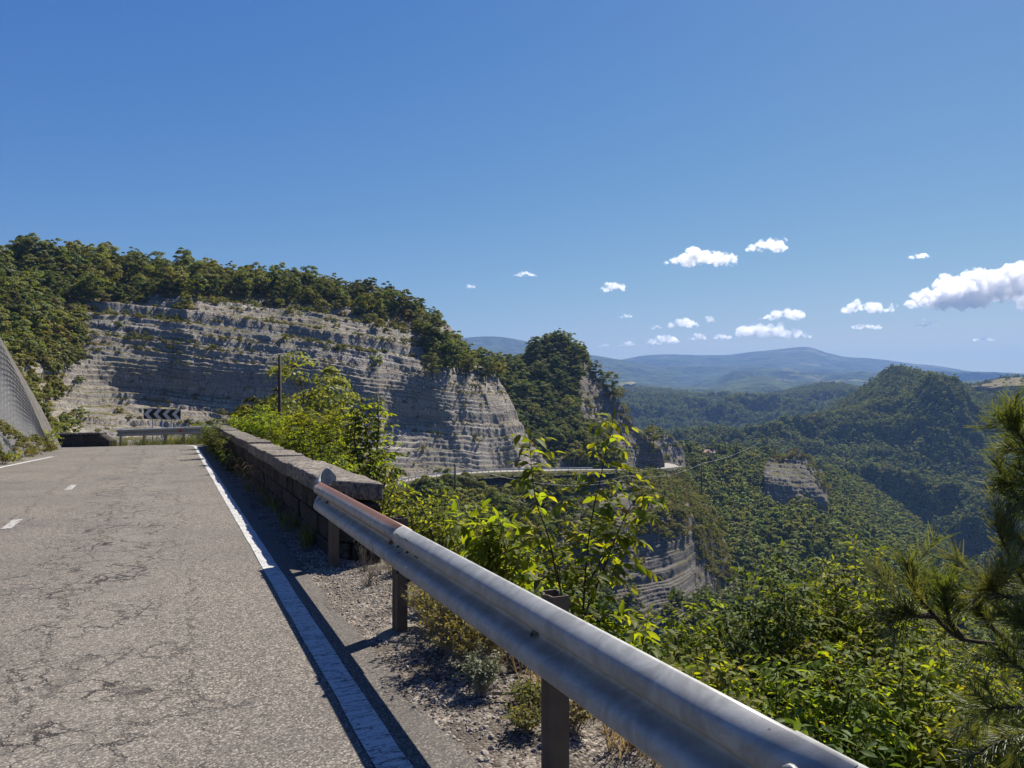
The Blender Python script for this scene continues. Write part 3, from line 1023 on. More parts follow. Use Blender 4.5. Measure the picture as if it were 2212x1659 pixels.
# ------------------------------------------------------------------ woods nobody could count
far = [add('crown', PROTO['far'][0][1]), ]
bpy.data.objects.remove(far[0])
fp = []
for k in range(4):
    tm, cm, H = PROTO['far'][k]
    uvd = ((1640, 1130, 395), (1745, 1150, 410), (1830, 1150, 400), (1700, 1180, 350))[k]
    q = D.at(uvd[0], uvd[1])
    t = thing('valley_tree', ('broad tree below the pale rock knob', 'rounded tree right of the rock knob foot', 'bright tree on the valley slope past the knob', 'tall tree in the middle of the valley wood')[k], 'tree', q)
    add('trunk', tm, None, t)
    fp.append(add('crown', cm, None, t))
oakp = crown_objs['oak'][:1] + crown_objs['dark'][:2]
scrubp = crown_objs['bush'][:2] + crown_objs['dark_bush'][:1]
mixp = fp + crown_objs['olive'][:2]
def wood(name, sheet, n, s0, s1, protos, seed, mask=None, sink=0.0):
    rng = np.random.default_rng(seed)
    p, u, v = sheet.scatter(n, mask, rng)
    p = p.copy()
    p[:, 2] -= sink
    return instancer(name, p, rng.uniform(s0, s1, n), protos, seed)
wood('valley_forest', D, 13000, 0.55, 1.25, mixp, 31, lambda u, v, nz, p: ~((u > 1655) & (u < 1785) & (v > 995) & (v < 1132)) & ~((v > 1110) & (v < 1352) & (u < np.interp(v, [1110, 1275, 1352], [1490, 1550, 1560]))), 0.8)
wood('hill_forest', E, 28000, 0.65, 1.45, mixp, 32, None, 1.0)
wood('far_forest', Fs, 20000, 1.0, 1.7, fp, 33, None, 1.5)
wood('cone_forest', B, 420, 0.8, 1.1, oakp, 34, lambda u, v, nz, p: (u > 1000) & (u < 1330) & ((u < 1255) | (v < 790) | (v > 930)), 0.5)
wood('crest_thicket', A, 600, 0.45, 0.8, oakp, 35, lambda u, v, nz, p: (v < edgeA(u) - 6) & (u < 955), 0.6)
wood('crest_scrub', A, 1500, 0.4, 0.9, scrubp, 36, lambda u, v, nz, p: (v < edgeA(u) + 4) & (u < 960), 0.2)
wood('slope_scrub', A, 700, 0.4, 1.0, scrubp, 46, lambda u, v, nz, p: (v > edgeA(u) - 20) * (u < 175) * (u > -60) * (0.1 + (fbm(p * 0.08, 3, 15) > 0.0)), 0.1)
wood('ledge_scrub', A, 1500, 0.12, 0.38, scrubp, 37, lambda u, v, nz, p: 1.0 * (v > edgeA(u)) * (nz > 0.62) * (0.06 + 1.0 * (fbm(p * np.array([0.025, 0.025, 0.4]), 3, 5) > 0.14)), 0.1)
wood('ravine_scrub', C, 1600, 0.3, 0.9, scrubp, 38, lambda u, v, nz, p: (0.1 + 1.0 * (fbm(p * 0.03, 3, 8) > 0.05)) * ((u < 1330) | (v < 1100) | (u > 1500)) * (v > 1052), 0.1)
wood('hairpin_scrub', C, 420, 0.5, 1.3, scrubp, 47, lambda u, v, nz, p: ((u > 1370) & (u < 1560) & (v < 1150)), 0.1)
wood('ravine_wood', C, 500, 0.7, 1.1, oakp, 39, lambda u, v, nz, p: (1.0 * (fbm(p * 0.02, 3, 8) > 0.1)) * ((u < 1320) & (u > 920) & (v > 1095)), 0.5)
wood('spur_foot_wood', C, 160, 0.6, 1.0, oakp, 40, lambda u, v, nz, p: (v > 1300 + 0 * u) & (u > 900), 0.5)
wood('ridge_scrub', B, 260, 0.3, 0.8, scrubp, 43, lambda u, v, nz, p: (u > 1240) & (nz > 0.6), 0.1)
wood('knob_scrub', K, 60, 0.8, 1.6, scrubp, 44, lambda u, v, nz, p: (v < np.interp(u, [1650, 1720, 1790], [1000, 986, 1065])) , 0.1)
wood('outlier_scrub', B2, 40, 0.5, 1.1, scrubp, 45, lambda u, v, nz, p: (nz > 0.6), 0.1)
# ------------------------------------------------------------------ the road: s runs along the right edge line, l is metres to the right of it
RO = Vector((-0.514, 3.475, 0)); RT = Vector((-0.407, 0.9134, 0)); RR = Vector((0.9134, 0.407, 0))
S1, RAD = 28.0, 11.0
RC = RO + RT * S1 - RR * RAD
def rp(s, l, z=0.0):
    h = min(max((s - 27) / 15, 0), 1)
    zz = z - 0.45 * h * h * (3 - 2 * h)
    if s <= S1:
        p = RO + RT * s + RR * l
    else:
        a = math.atan2(RR.y, RR.x) + (s - S1) / RAD
        p = RC + Vector((math.cos(a), math.sin(a), 0)) * (RAD + l)
    return Vector((p.x, p.y, zz))
def rdir(s):
    a = rp(s + 0.01, 0); b = rp(s - 0.01, 0)
    return (a - b).normalized()
def rright(s):
    return (rp(s, 1) - rp(s, 0)).normalized()

def strip(name, ss, ls, zf, mat, kind='structure', wob=None, parent=None):
    """sheet between the offsets ls along the stations ss; zf(s, l) is its height"""
    vs, uv = [], []
    for s in ss:
        for l in (ls(s) if callable(ls) else ls):
            ll = l + (wob(s, l) if wob else 0)
            vs.append(rp(s, ll, zf(s, ll))); uv.append((ll, s))
    nl = len(ls(ss[0]) if callable(ls) else ls)
    idx = np.arange(len(vs)).reshape(len(ss), nl)
    fc = np.stack([idx[:-1, :-1], idx[:-1, 1:], idx[1:, 1:], idx[1:, :-1]], -1).reshape(-1, 4)
    me = np_mesh(name, np.array([v[:] for v in vs]), fc, True, np.array(uv))
    return add(name, me, mat, parent, kind=kind)

# asphalt: aggregate, cracks, patches
def asphalt():
    t = NT('old_asphalt')
    uv = t.n('ShaderNodeUVMap').outputs[0]
    sx = t.n('ShaderNodeSeparateXYZ'); t.l(uv, sx.inputs[0])
    wpos = t.pos(kind='World')
    sp = t.noise(wpos, 95, 3.0, 0.65)
    v = t.n('ShaderNodeTexVoronoi'); v.inputs['Scale'].default_value = 105
    t.l(wpos, v.inputs['Vector'])
    c = t.ramp(v.outputs['Color'], [(0.15, (0.022, 0.020, 0.018)), (0.45, (0.090, 0.078, 0.063)), (0.68, (0.185, 0.160, 0.128)), (0.88, (0.42, 0.375, 0.31))])
    v3 = t.n('ShaderNodeTexVoronoi'); v3.inputs['Scale'].default_value = 42
    t.l(wpos, v3.inputs['Vector'])
    c = t.mix(0.3, c, t.ramp(v3.outputs['Color'], [(0.2, (0.055, 0.049, 0.043)), (0.8, (0.18, 0.163, 0.14))]))
    big = t.noise(wpos, 0.55, 5.0, 0.6)
    c = t.mix(t.ramp(big, [(0.35, 0.45), (0.6, 0.0)]), c, (0.07, 0.064, 0.059))
    # paler wheel tracks, darker strip at the edge
    wt = t.math('ABSOLUTE', t.math('ADD', sx.outputs[0], 1.35))
    c = t.mix(t.ramp(wt, [(0.1, 0.22), (0.75, 0.0)]), c, (0.16, 0.146, 0.126))
    ed = t.math('ADD', sx.outputs[0], t.math('MULTIPLY', big, 0.3))
    c = t.mix(t.ramp(ed, [(0.1, 0.0), (0.3, 0.45)]), c, (0.05, 0.045, 0.04))
    # cracks
    wn_ = t.n('ShaderNodeTexNoise'); wn_.inputs['Scale'].default_value = 2.2; wn_.inputs['Detail'].default_value = 6; wn_.inputs['Roughness'].default_value = 0.7
    t.l(wpos, wn_.inputs['Vector'])
    wv = t.n('ShaderNodeVectorMath', operation='MULTIPLY_ADD')
    t.l(wn_.outputs['Color'], wv.inputs[0]); wv.inputs[1].default_value = (0.55, 0.55, 0.0); t.l(wpos, wv.inputs[2])
    def cracks(scale, w):
        vo = t.n('ShaderNodeTexVoronoi', feature='DISTANCE_TO_EDGE'); vo.inputs['Scale'].default_value = scale
        t.l(wv.outputs[0], vo.inputs['Vector'])
        return t.ramp(vo.outputs['Distance'], [(w * 0.25, 1.0), (w, 0.0)])
    zone = t.ramp(t.math('ABSOLUTE', t.math('ADD', sx.outputs[0], 1.55)), [(0.35, 1.0), (1.25, 0.0)])
    m1 = t.ramp(t.noise(wpos, 0.9, 4.0, 0.6), [(0.52, 0.0), (0.64, 0.8)])
    m2 = t.ramp(t.noise(wpos, 1.4, 4.0, 0.6), [(0.44, 0.0), (0.56, 1.0)])
    k1 = t.math('MULTIPLY', cracks(1.3, 0.016), t.math('MAXIMUM', m1, t.math('MULTIPLY', zone, 0.35)))
    k2 = t.math('MULTIPLY', cracks(4.6, 0.040), t.math('MULTIPLY', m2, t.math('MAXIMUM', zone, 0.12)))
    nl = t.n('ShaderNodeTexNoise'); nl.inputs['Scale'].default_value = 1.4; nl.inputs['Detail'].default_value = 7; nl.inputs['Roughness'].default_value = 0.78
    t.l(wpos, nl.inputs['Vector'])
    def longi(l0, amp, w):
        dd = t.math('ABSOLUTE', t.math('ADD', t.math('ADD', sx.outputs[0], -l0), t.math('MULTIPLY', t.math('ADD', nl.outputs['Fac'], -0.5), amp)))
        return t.ramp(dd, [(w * 0.4, 1.0), (w, 0.0)])
    k3 = t.math('MULTIPLY', longi(-1.72, 1.1, 0.012), t.ramp(big, [(0.42, 0.2), (0.5, 1.0)]))
    k4 = t.math('MULTIPLY', longi(-0.78, 0.7, 0.008), t.ramp(big, [(0.46, 0.0), (0.54, 0.9)]))
    k5 = t.math('MULTIPLY', longi(-2.95, 0.9, 0.011), t.ramp(big, [(0.44, 0.1), (0.52, 0.9)]))
    k = t.math('MAXIMUM', t.math('MAXIMUM', k1, k2), t.math('MAXIMUM', k3, t.math('MAXIMUM', k4, k5)), clamp=True)
    c = t.mix(t.math('MULTIPLY', k, 0.92), c, (0.010, 0.009, 0.009))
    h = t.math('SUBTRACT', t.math('MULTIPLY', v.outputs['Distance'], -0.5), t.math('MULTIPLY', k, 2.0))
    return t.bsdf(c, 0.85, 0, 0.25, h, 0.7, 0.006)
M['asphalt'] = asphalt()
def paint(name, col, wear):
    t = NT(name)
    uv = t.n('ShaderNodeUVMap').outputs[0]
    wpos = t.pos(kind='World')
    mp = t.n('ShaderNodeMapping'); mp.inputs['Scale'].default_value = (3.0, 17.0, 1); t.l(uv, mp.inputs['Vector'])
    a = t.n('ShaderNodeTexNoise'); a.inputs['Scale'].default_value = 1.0; a.inputs['Detail'].default_value = 6; a.inputs['Roughness'].default_value = 0.65
    a.inputs['Distortion'].default_value = 0.6
    t.l(mp.outputs[0], a.inputs['Vector'])
    cr = t.ramp(t.math('ABSOLUTE', t.math('ADD', a.outputs['Fac'], -0.5)), [(0.006, 1.0), (0.02, 0.0)])
    b = t.noise(wpos, 30, 5.0, 0.75)
    wr = t.ramp(b, [(0.60 - wear, 0.0), (0.66 - wear, 1.0)])
    c = t.mix(t.noise(wpos, 5, 4.0, 0.6), [x * 0.86 for x in col], col)
    c = t.mix(t.math('MAXIMUM', cr, wr), c, (0.075, 0.068, 0.06))
    return t.bsdf(c, 0.7, 0, 0.3, b, 0.3, 0.003)
M['paint'] = paint('road_paint', (0.46, 0.46, 0.44), 0.03)
M['paint_worn'] = paint('worn_road_paint', (0.42, 0.41, 0.38), 0.10)

ss = list(np.arange(-14, 8, 0.1)) + list(np.arange(8, 27.9, 0.5)) + list(np.arange(28, 56.8, 0.5))
def road_wob(s, l):
    if l > 0.1:
        return 0.16 * float(fbm(np.array([s * 1.3, 0.5, 4.0]), 4, 6)) - 0.02
    return 0
strip('road', ss, [-6.1, -4.5, -3.0, -1.5, 0.0, 0.31], lambda s, l: 0.0, M['asphalt'], wob=road_wob)
strip('edge_line', list(np.arange(-14, 56, 0.25)), [-0.075, 0.0, 0.075], lambda s, l: 0.006, M['paint'], wob=lambda s, l: 0.010 * float(fbm(np.array([s * 3.0, l * 9.0, 1.0]), 3, 2)))
def left_l(s):
    return float(np.interp(s, [-14, 16, 20, 24, 27, 60], [-5.25, -5.2, -4.85, -4.2, -4.45, -4.9]))
strip('edge_line', list(np.arange(-14, 24.2, 0.4)), lambda s: [left_l(s) - 0.07, left_l(s) + 0.07], lambda s, l: 0.006, M['paint'])
for s0, L, l0 in ((13.4, 1.0, -2.68), (8.55, 0.9, -2.88)):
    strip('centre_dash', list(np.linspace(s0, s0 + L, 6)), [l0 - 0.06, l0 + 0.06], lambda s, l: 0.006, M['paint_worn'])

# gravel shoulder and the slope that falls away to the right
def gravel_mat():
    t = NT('gravel_shoulder')
    pos = t.pos(kind='World')
    v = t.n('ShaderNodeTexVoronoi'); v.inputs['Scale'].default_value = 55; t.l(pos, v.inputs['Vector'])
    c = t.ramp(v.outputs['Color'], [(0.1, (0.04, 0.032, 0.026)), (0.45, (0.14, 0.118, 0.095)), (0.75, (0.27, 0.235, 0.195)), (1.0, (0.40, 0.36, 0.31))])
    c = t.mix(t.ramp(t.noise(pos, 3.0, 5.0, 0.7), [(0.40, 0.75), (0.62, 0.0)]), c, (0.05, 0.043, 0.034))
    d = t.n('ShaderNodeSeparateXYZ'); t.l(pos, d.inputs[0])
    low = t.ramp(t.math('MULTIPLY', d.outputs[2], -1.0), [(0.12, 0.0), (0.7, 1.0)])
    c = t.mix(low, c, t.mix(t.noise(pos, 2.0, 5.0, 0.7), (0.018, 0.022, 0.01), (0.07, 0.062, 0.032)))
    h = t.math('MULTIPLY', v.outputs['Distance'], -1.0)
    return t.bsdf(c, 0.95, 0, 0.1, h, 0.8, 0.015)
M['gravel'] = gravel_mat()
def slope_z(s, l):
    n = fbm(np.array([s * 0.35, l * 0.35, 0.0]), 3, 5)
    n2 = fbm(np.array([s * 2.5, l * 2.5, 3.0]), 3, 9)
    b = 1.25 + 0.25 * math.sin(s * 0.6)
    z = -0.012 + 0.035 * n2 * min(1, max(0, (l - 0.4) / 0.3))
    if l > b:
        x = l - b
        z -= 0.95 * x - 0.5 * (1 - math.exp(-x)) * 0.9
        z += n * min(2.5, x * 0.22)
    return max(z, -92)
lsl = [0.10, 0.22, 0.33] + list(np.arange(0.45, 2.0, 0.11)) + list(np.geomspace(2.05, 95, 34))
sl = list(np.arange(-14, 8, 0.14)) + list(np.arange(8, 28, 0.5)) + list(np.arange(28, 56.8, 0.7))
strip('roadside_slope', sl, lsl, slope_z, M['gravel'])
# left verge
M['verge'] = ground_mat('verge_soil', (0.09, 0.08, 0.056), (0.06, 0.058, 0.03), (0.13, 0.115, 0.09), 0.8)
strip('left_verge', list(np.arange(-14, 28.1, 0.6)), [-14, -9, -7.6, -6.6, -6.0, -5.6], lambda s, l: 0.012 + max(0, -l - 5.6) * 0.05 + (0.03 * math.sin(s * 3.1 + l * 5) if l < -5.7 else 0), M['verge'])
strip('inner_verge', list(np.arange(28, 56.8, 0.8)), [-10.9, -9, -7.5, -6.2, -5.7], lambda s, l: 0.012 + max(0, -l - 5.7) * 0.05, M['verge'])

# ------------------------------------------------------------------ loose stones on the shoulder
def stone_mesh(seed):
    r = np.random.default_rng(seed)
    bm = bmesh.new()
    bmesh.ops.create_icosphere(bm, subdivisions=1, radius=1)
    for v in bm.verts:
        v.co *= 0.75 + 0.5 * r.random()
        v.co.z *= 0.65
    me = bpy.data.meshes.new('stone'); bm.to_mesh(me); bm.free()
    return me
M['stone'] = simple('loose_stone', (0.30, 0.265, 0.225), 0.95, 0, 0.55, 30, 0.4)
stone_protos = []
for k in range(4):
    s, l, r = ((0.55, 0.95, 0.035), (1.35, 0.82, 0.03), (2.9, 0.8, 0.04), (3.5, 0.62, 0.028))[k]
    me = stone_mesh(k)
    o = add('loose_stone', me, M['stone'], None, ('grey stone on the gravel beside the near guardrail post', 'small stone on the gravel between two guardrail posts',
            'pale stone near the concrete footing', 'small pale stone close to the end of the rail')[k], 'stone', None, None, rp(s, l, slope_z(s, l)))
    o.scale = (r, r, r)
    stone_protos.append(o)
rng = np.random.default_rng(3)
pts, sc = [], []
while len(pts) < 5200:
    s = rng.uniform(-3.2, 5.4); l = 0.27 + abs(rng.normal(0.38, 0.28))
    if fbm(np.array([s * 1.5, l * 1.5, 7.0]), 2, 3) < -0.18 and rng.random() < 0.7: continue
    p = rp(s, l, slope_z(s, l) + 0.002)
    pts.append(p[:]); sc.append(0.0035 + 0.006 * rng.random() + 0.014 * rng.random() ** 7)
instancer('gravel', np.array(pts), np.array(sc), stone_protos, 5, 1.0, 0.6)

# ------------------------------------------------------------------ guardrail
PROF = [(0.012, -0.160), (0.03, -0.153), (0.070, -0.127), (0.083, -0.108), (0.084, -0.075), (0.072, -0.052), (0.018, -0.020), (0.004, -0.006), (0.004, 0.006), (0.018, 0.020), (0.072, 0.052), (0.084, 0.075), (0.083, 0.108), (0.070, 0.127), (0.03, 0.153), (0.012, 0.160)]
def galv(name, rust=0.0):
    t = NT(name)
    uv = t.n('ShaderNodeUVMap').outputs[0]
    pos = t.pos(kind='World')
    a = t.noise(pos, 7.0, 6.0, 0.65, 1.2)
    b = t.noise(pos, 40.0, 4.0, 0.6)
    c = t.mix(t.ramp(a, [(0.38, 0.0), (0.62, 1.0)]), (0.215, 0.218, 0.205), (0.31, 0.315, 0.30))
    c = t.mix(t.ramp(b, [(0.62, 0.0), (0.75, 0.35)]), c, (0.2, 0.2, 0.19))
    sm = t.noise(pos, 3.2, 5.0, 0.75, 2.0)
    c = t.mix(t.ramp(sm, [(0.60, 0.0), (0.66, 0.30)]), c, (0.22, 0.20, 0.17))
    ve = t.n('ShaderNodeSeparateXYZ'); t.l(uv, ve.inputs[0])
    # chipped speckles
    sp = t.n('ShaderNodeTexVoronoi'); sp.inputs['Scale'].default_value = 26; t.l(pos, sp.inputs['Vector'])
    chip = t.math('MULTIPLY', t.ramp(sp.outputs['Distance'], [(0.10, 1.0), (0.2, 0.0)]), t.ramp(t.noise(pos, 2.6, 2.0, 0.5), [(0.62, 0.0), (0.66, 0.8)]))
    c = t.mix(chip, c, (0.04, 0.036, 0.03))
    met, ro = 0.12, 0.5
    if rust:
        mp = t.n('ShaderNodeMapping'); mp.inputs['Scale'].default_value = (55, 2.2, 1); t.l(uv, mp.inputs['Vector'])
        n = t.noise(mp.outputs[0], 1.0, 6.0, 0.7)
        hi = t.ramp(ve.outputs[1], [(0.60, 0.0), (0.66, 0.62), (0.80, 0.40), (0.90, 0.56), (0.93, 0.62)])
        msk = t.ramp(t.math('ADD', n, t.math('MULTIPLY', t.math('ADD', hi, -0.5), 1.5)), [(0.44, 0.0), (0.62, 1.0)])
        lo = t.math('GREATER_THAN', ve.outputs[1], 0.585)
        msk = t.math('MULTIPLY', msk, lo)
        # blotches of rust on the lower wave
        c = t.mix(msk, c, t.mix(t.noise(pos, 30, 4, 0.7), (0.10, 0.042, 0.022), (0.22, 0.105, 0.055)))
        spots = t.math('MULTIPLY', t.ramp(t.noise(pos, 11, 3, 0.5), [(0.64, 0.0), (0.68, 0.8)]), t.math('LESS_THAN', ve.outputs[1], 0.45))
        c = t.mix(spots, c, (0.09, 0.06, 0.04))
    return t.bsdf(c, ro, met, 0.4, b, 0.08, 0.004)
M['galv'] = galv('galvanised_steel')
M['galv_rust'] = galv('rusting_galvanised_steel', 1.0)
M['post_steel'] = simple('weathered_post_steel', (0.115, 0.085, 0.06), 0.75, 0.2, 0.45, 9, 0.2)
M['rust'] = simple('rusty_edge', (0.17, 0.085, 0.055), 0.9, 0.1, 0.5, 25, 0.3)
M['dark_hole'] = simple('bolt_hole', (0.012, 0.010, 0.009), 0.9, 0, 0.4, 30, 0.1)
M['concrete'] = simple('pale_concrete', (0.15, 0.13, 0.10), 0.95, 0, 0.3, 7, 0.5)

LFACE, ZC = 0.545, 0.65
def beam_mesh(name, s0, s1, off=0.0, n=None, lf=LFACE, zc=ZC, prof=PROF, flare=None, scale_s=1.0):
    """corrugated rail following the road; profile depth points to the road"""
    n = n or max(2, int(abs(s1 - s0) / 0.5))
    vs, uv = [], []
    arc = [0.0]
    for a, b in zip(prof[:-1], prof[1:]):
        arc.append(arc[-1] + math.hypot(b[0] - a[0], b[1] - a[1]))
    # finer profile through a smooth curve
    tt = np.linspace(0, arc[-1], 46)
    pp = pchip(np.array(arc), np.array(prof), tt)
    for i in range(n + 1):
        s = s0 + (s1 - s0) * i / n
        for q, (d, z) in enumerate(pp):
            vs.append(rp(s, lf - d - off, zc + z)[:]); uv.append((s, tt[q] / arc[-1]))
    m = len(pp)
    idx = np.arange(len(vs)).reshape(n + 1, m)
    fc = np.stack([idx[:-1, :-1], idx[:-1, 1:], idx[1:, 1:], idx[1:, :-1]], -1).reshape(-1, 4)
    me = np_mesh(name, np.array(vs), fc, True, np.array(uv))
    return me
def solid(o, th=0.004):
    m = o.modifiers.new('thickness', 'SOLIDIFY'); m.thickness = th; m.offset = 0
    return o
def prof_at(z):
    zs = [p[1] for p in PROF]; ds = [p[0] for p in PROF]
    return float(np.interp(z, zs, ds))
def disc(mb, s, z, rs, rz, lift=0.006, n=10, thick=0.006, mi=0):
    """a small round thing lying on the rail face"""
    d0 = prof_at(z)
    dz = 0.004
    slope = (prof_at(z + dz) - prof_at(z - dz)) / (2 * dz)
    nz, nl = -slope, 1.0
    ln = math.hypot(nz, nl); nz /= ln; nl /= ln
    tz, tl = nl, -nz
    ring0, ring1 = [], []
    for k in range(n):
        a = 2 * math.pi * k / n
        ds_, e = rs * math.cos(a), rz * math.sin(a)
        for ring, h in ((ring0, lift - thick), (ring1, lift)):
            ring.append(rp(s + ds_, LFACE - d0 - nl * h + tl * e * -1 * -1, ZC + z + tz * e + nz * h))
    mb.quadstrip([ring0, ring1], mi=mi)

gr = thing('guardrail', 'steel guardrail with a rusty brown far length, running past the stone parapet', 'guardrail', rp(1.6, 0.6))
inv = Matrix.Translation(-gr.location)
def part(name, me, mat, parent, label=None):
    o = add(name, me, mat, parent, label)
    o['_'] = 0
    del o['_']
    if label: o['label'] = label
    o.matrix_parent_inverse = Matrix.Translation(parent.location).inverted()
    return o
solid(part('beam', beam_mesh('beam', 1.55, 4.92), M['galv_rust'], gr, 'rusty brown length of rail'))
solid(part('beam', beam_mesh('beam', -2.06, 1.75, 0.008), M['galv'], gr, 'clean pale grey length of rail'))
solid(part('beam', beam_mesh('beam', -6.2, -1.86, 0.0), M['galv'], gr))
# bolts and open bolt holes
for s, z, r in ((1.63, 0.112, 0.013), (1.42, 0.112, 0.013), (1.50, 0.040, 0.012), (1.62, -0.112, 0.014), (1.36, -0.112, 0.016), (1.46, -0.005, 0.02), (1.66, 0.05, 0.012), (4.72, 0.125, 0.014), (4.62, 0.11, 0.016)):
    mb = MB(); disc(mb, s, z, r * 2.1, r * 1.35, 0.013 if s < 1.7 else 0.005)
    part('bolt_hole', mb.mesh('bolt_hole', False), M['dark_hole'], gr)
for s, z in ((-0.33, 0.012), (2.08, 0.006), (4.53, 0.006), (-1.93, 0.10), (-1.93, -0.1)):
    mb = MB(); disc(mb, s, z, 0.026, 0.019, 0.022, 12, 0.016); disc(mb, s, z, 0.015, 0.011, 0.028, 8, 0.008)
    part('bolt', mb.mesh('bolt', True), M['rust'] if s > 1 else M['galv'], gr)
mb = MB()
disc(mb, 1.43, -0.062, 0.018, 0.012, 0.012, 6, 0.002)
part('bright_washer', mb.mesh('bright_washer'), simple('bright_zinc', (0.85, 0.85, 0.83), 0.4), gr)
# posts: bent channel sections standing behind the rail
def post_mesh(name, s, l, z0, z1, w=0.12, dp=0.075, th=0.006):
    mb = MB()
    cl = [(-w / 2 + 0.012, 0.03), (-w / 2, 0.012), (-w / 2, 0.0), (-w / 2 + 0.01, -0.0), (-0.018, -0.002), (0.0, -0.018), (0.018, -0.002), (w / 2 - 0.01, 0.0), (w / 2, 0.004), (w / 2, dp), (w / 2 - 0.03, dp)]
    cl = [(-w / 2 + 0.03, dp), (-w / 2, dp)] + cl[2:]
    n = len(cl)
    out, inn = [], []
    for i, (a, b) in enumerate(cl):
        p0 = Vector(cl[max(0, i - 1)]); p1 = Vector(cl[min(n - 1, i + 1)])
        t_ = (p1 - p0).normalized(); nn = Vector((-t_.y, t_.x)) * th
        out.append((a - nn.x * 0.5, b - nn.y * 0.5)); inn.append((a + nn.x * 0.5, b + nn.y * 0.5))
    ring = out + inn[::-1]
    rings = [[rp(s + a, l + b, z) for a, b in ring] for z in (z0, z1)]
    b0 = len(mb.v)
    mb.quadstrip(rings, caps=False)
    m2 = len(ring)
    for i in range(n - 1):      # rims
        for base, flip in ((b0, True), (b0 + m2, False)):
            f = (base + i, base + i + 1, base + m2 - 2 - i, base + m2 - 1 - i)
            mb.f.append(f[::-1] if flip else f); mb.m.append(0)
    return mb.mesh(name)
for s in (4.53, 2.08, -0.37, -2.82, -5.27):
    part('post', post_mesh('post', s, LFACE + 0.018, -0.5, 0.82), M['post_steel'], gr)
# the curled wing that closes the rail in front of the parapet
vs, uvs = [], []
nu_, nv_ = 12, 14
for i in range(nu_ + 1):
    a = i / nu_
    th_ = a * math.radians(120)
    rad = 0.15
    s = 4.90 + rad * math.sin(th_)
    l = LFACE - 0.05 + rad * (1 - math.cos(th_))
    zt = ZC + 0.155 + 0.15 * math.sin(min(1, a * 1.35) * math.pi * 0.5) - 0.10 * max(0, a - 0.7) / 0.3
    zb = ZC - 0.155 - 0.0 * a + 0.10 * a
    for j in range(nv_ + 1):
        b = j / nv_
        z = zb + (zt - zb) * b
        w = prof_at((b - 0.5) * 0.32) * (1 - a) 
        vs.append(rp(s, l - w + 0.05 * (1 - a), z)[:]); uvs.append((s, b * 0.5))
idx = np.arange(len(vs)).reshape(nu_ + 1, nv_ + 1)
fc = np.stack([idx[:-1, :-1], idx[:-1, 1:], idx[1:, 1:], idx[1:, :-1]], -1).reshape(-1, 4)
solid(part('end_wing', np_mesh('end_wing', np.array(vs), fc, True, np.array(uvs)), M['galv'], gr, 'pale curled steel wing at the rail end'))
# footing
mb = MB()
rg = []
for z, r in ((-0.12, 0.22), (-0.004, 0.20), (0.008, 0.15), (0.012, 0.08)):
    rg.append([rp(2.03 + math.cos(a) * r * (1.25 + 0.2 * math.sin(3 * a) + 0.1 * math.sin(7 * a)), LFACE + 0.06 + math.sin(a) * r * 0.9, z) for a in np.linspace(0, 2 * math.pi, 18, endpoint=False)])
mb.quadstrip(rg)
o = add('concrete_footing', mb.mesh('concrete_footing', True), M['concrete'], None, 'pale round concrete footing at the base of the guardrail post beside the dry shrub', 'footing')

# ------------------------------------------------------------------ stone parapet
def wall_mat(name, c1, c2, c3):
    t = NT(name)
    pos = t.pos(kind='World')
    a = t.noise(pos, 3.0, 6.0, 0.7)
    b = t.noise(pos, 19.0, 6.0, 0.75)
    c = t.mix(t.ramp(a, [(0.36, 0.0), (0.62, 1.0)]), c1, c2)
    c = t.mix(t.ramp(b, [(0.46, 0.0), (0.58, 0.9)]), c, c3)
    oi = t.n('ShaderNodeObjectInfo')
    hs = t.n('ShaderNodeHueSaturation'); t.l(c, hs.inputs['Color'])
    t.l(t.math('MULTIPLY_ADD', oi.outputs['Random'], 0.35, 0.82), hs.inputs['Value'])
    return t.bsdf(hs.outputs[0], 0.95, 0, 0.1, t.math('ADD', a, t.math('MULTIPLY', b, 0.6)), 1.0, 0.02)
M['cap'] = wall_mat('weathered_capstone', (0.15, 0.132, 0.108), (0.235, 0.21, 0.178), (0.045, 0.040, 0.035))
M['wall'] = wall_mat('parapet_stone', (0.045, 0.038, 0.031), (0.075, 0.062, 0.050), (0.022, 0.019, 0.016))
M['mortar'] = simple('mortar', (0.04, 0.035, 0.028), 0.95, 0, 0.3, 12, 0.5)
def wall_block(s0, s1, l0, l1, z0, z1, jit=0.0, rr=random, cut=0.0, sub=1):
    """stone that follows the wall; cut skews the near end"""
    mb = MB()
    n = max(1, int((s1 - s0) / 0.13)) if sub else 1
    rings = []
    for i in range(n + 1):
        f = i / n
        s = s0 + (s1 - s0) * f
        k = cut * (1 - f)
        j = lambda: rr.uniform(-jit, jit)
        rings.append([rp(s, l0 + j(), z0), rp(s - k, l1 + j(), z0), rp(s - k, l1 + j(), z1 + j()), rp(s, l0 + j(), z1 + j())])
    mb.quadstrip(rings)
    return mb
wl = thing('stone_parapet', 'long low stone parapet with pale capstones along the right road edge', 'wall', rp(5.2, 0.8))
RW = random.Random(4)
WS0, WS1 = 5.15, 28.6
def wl_off(s):
    return 0.0
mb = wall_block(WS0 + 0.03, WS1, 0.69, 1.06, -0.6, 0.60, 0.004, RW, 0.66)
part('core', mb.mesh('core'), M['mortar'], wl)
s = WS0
first = True
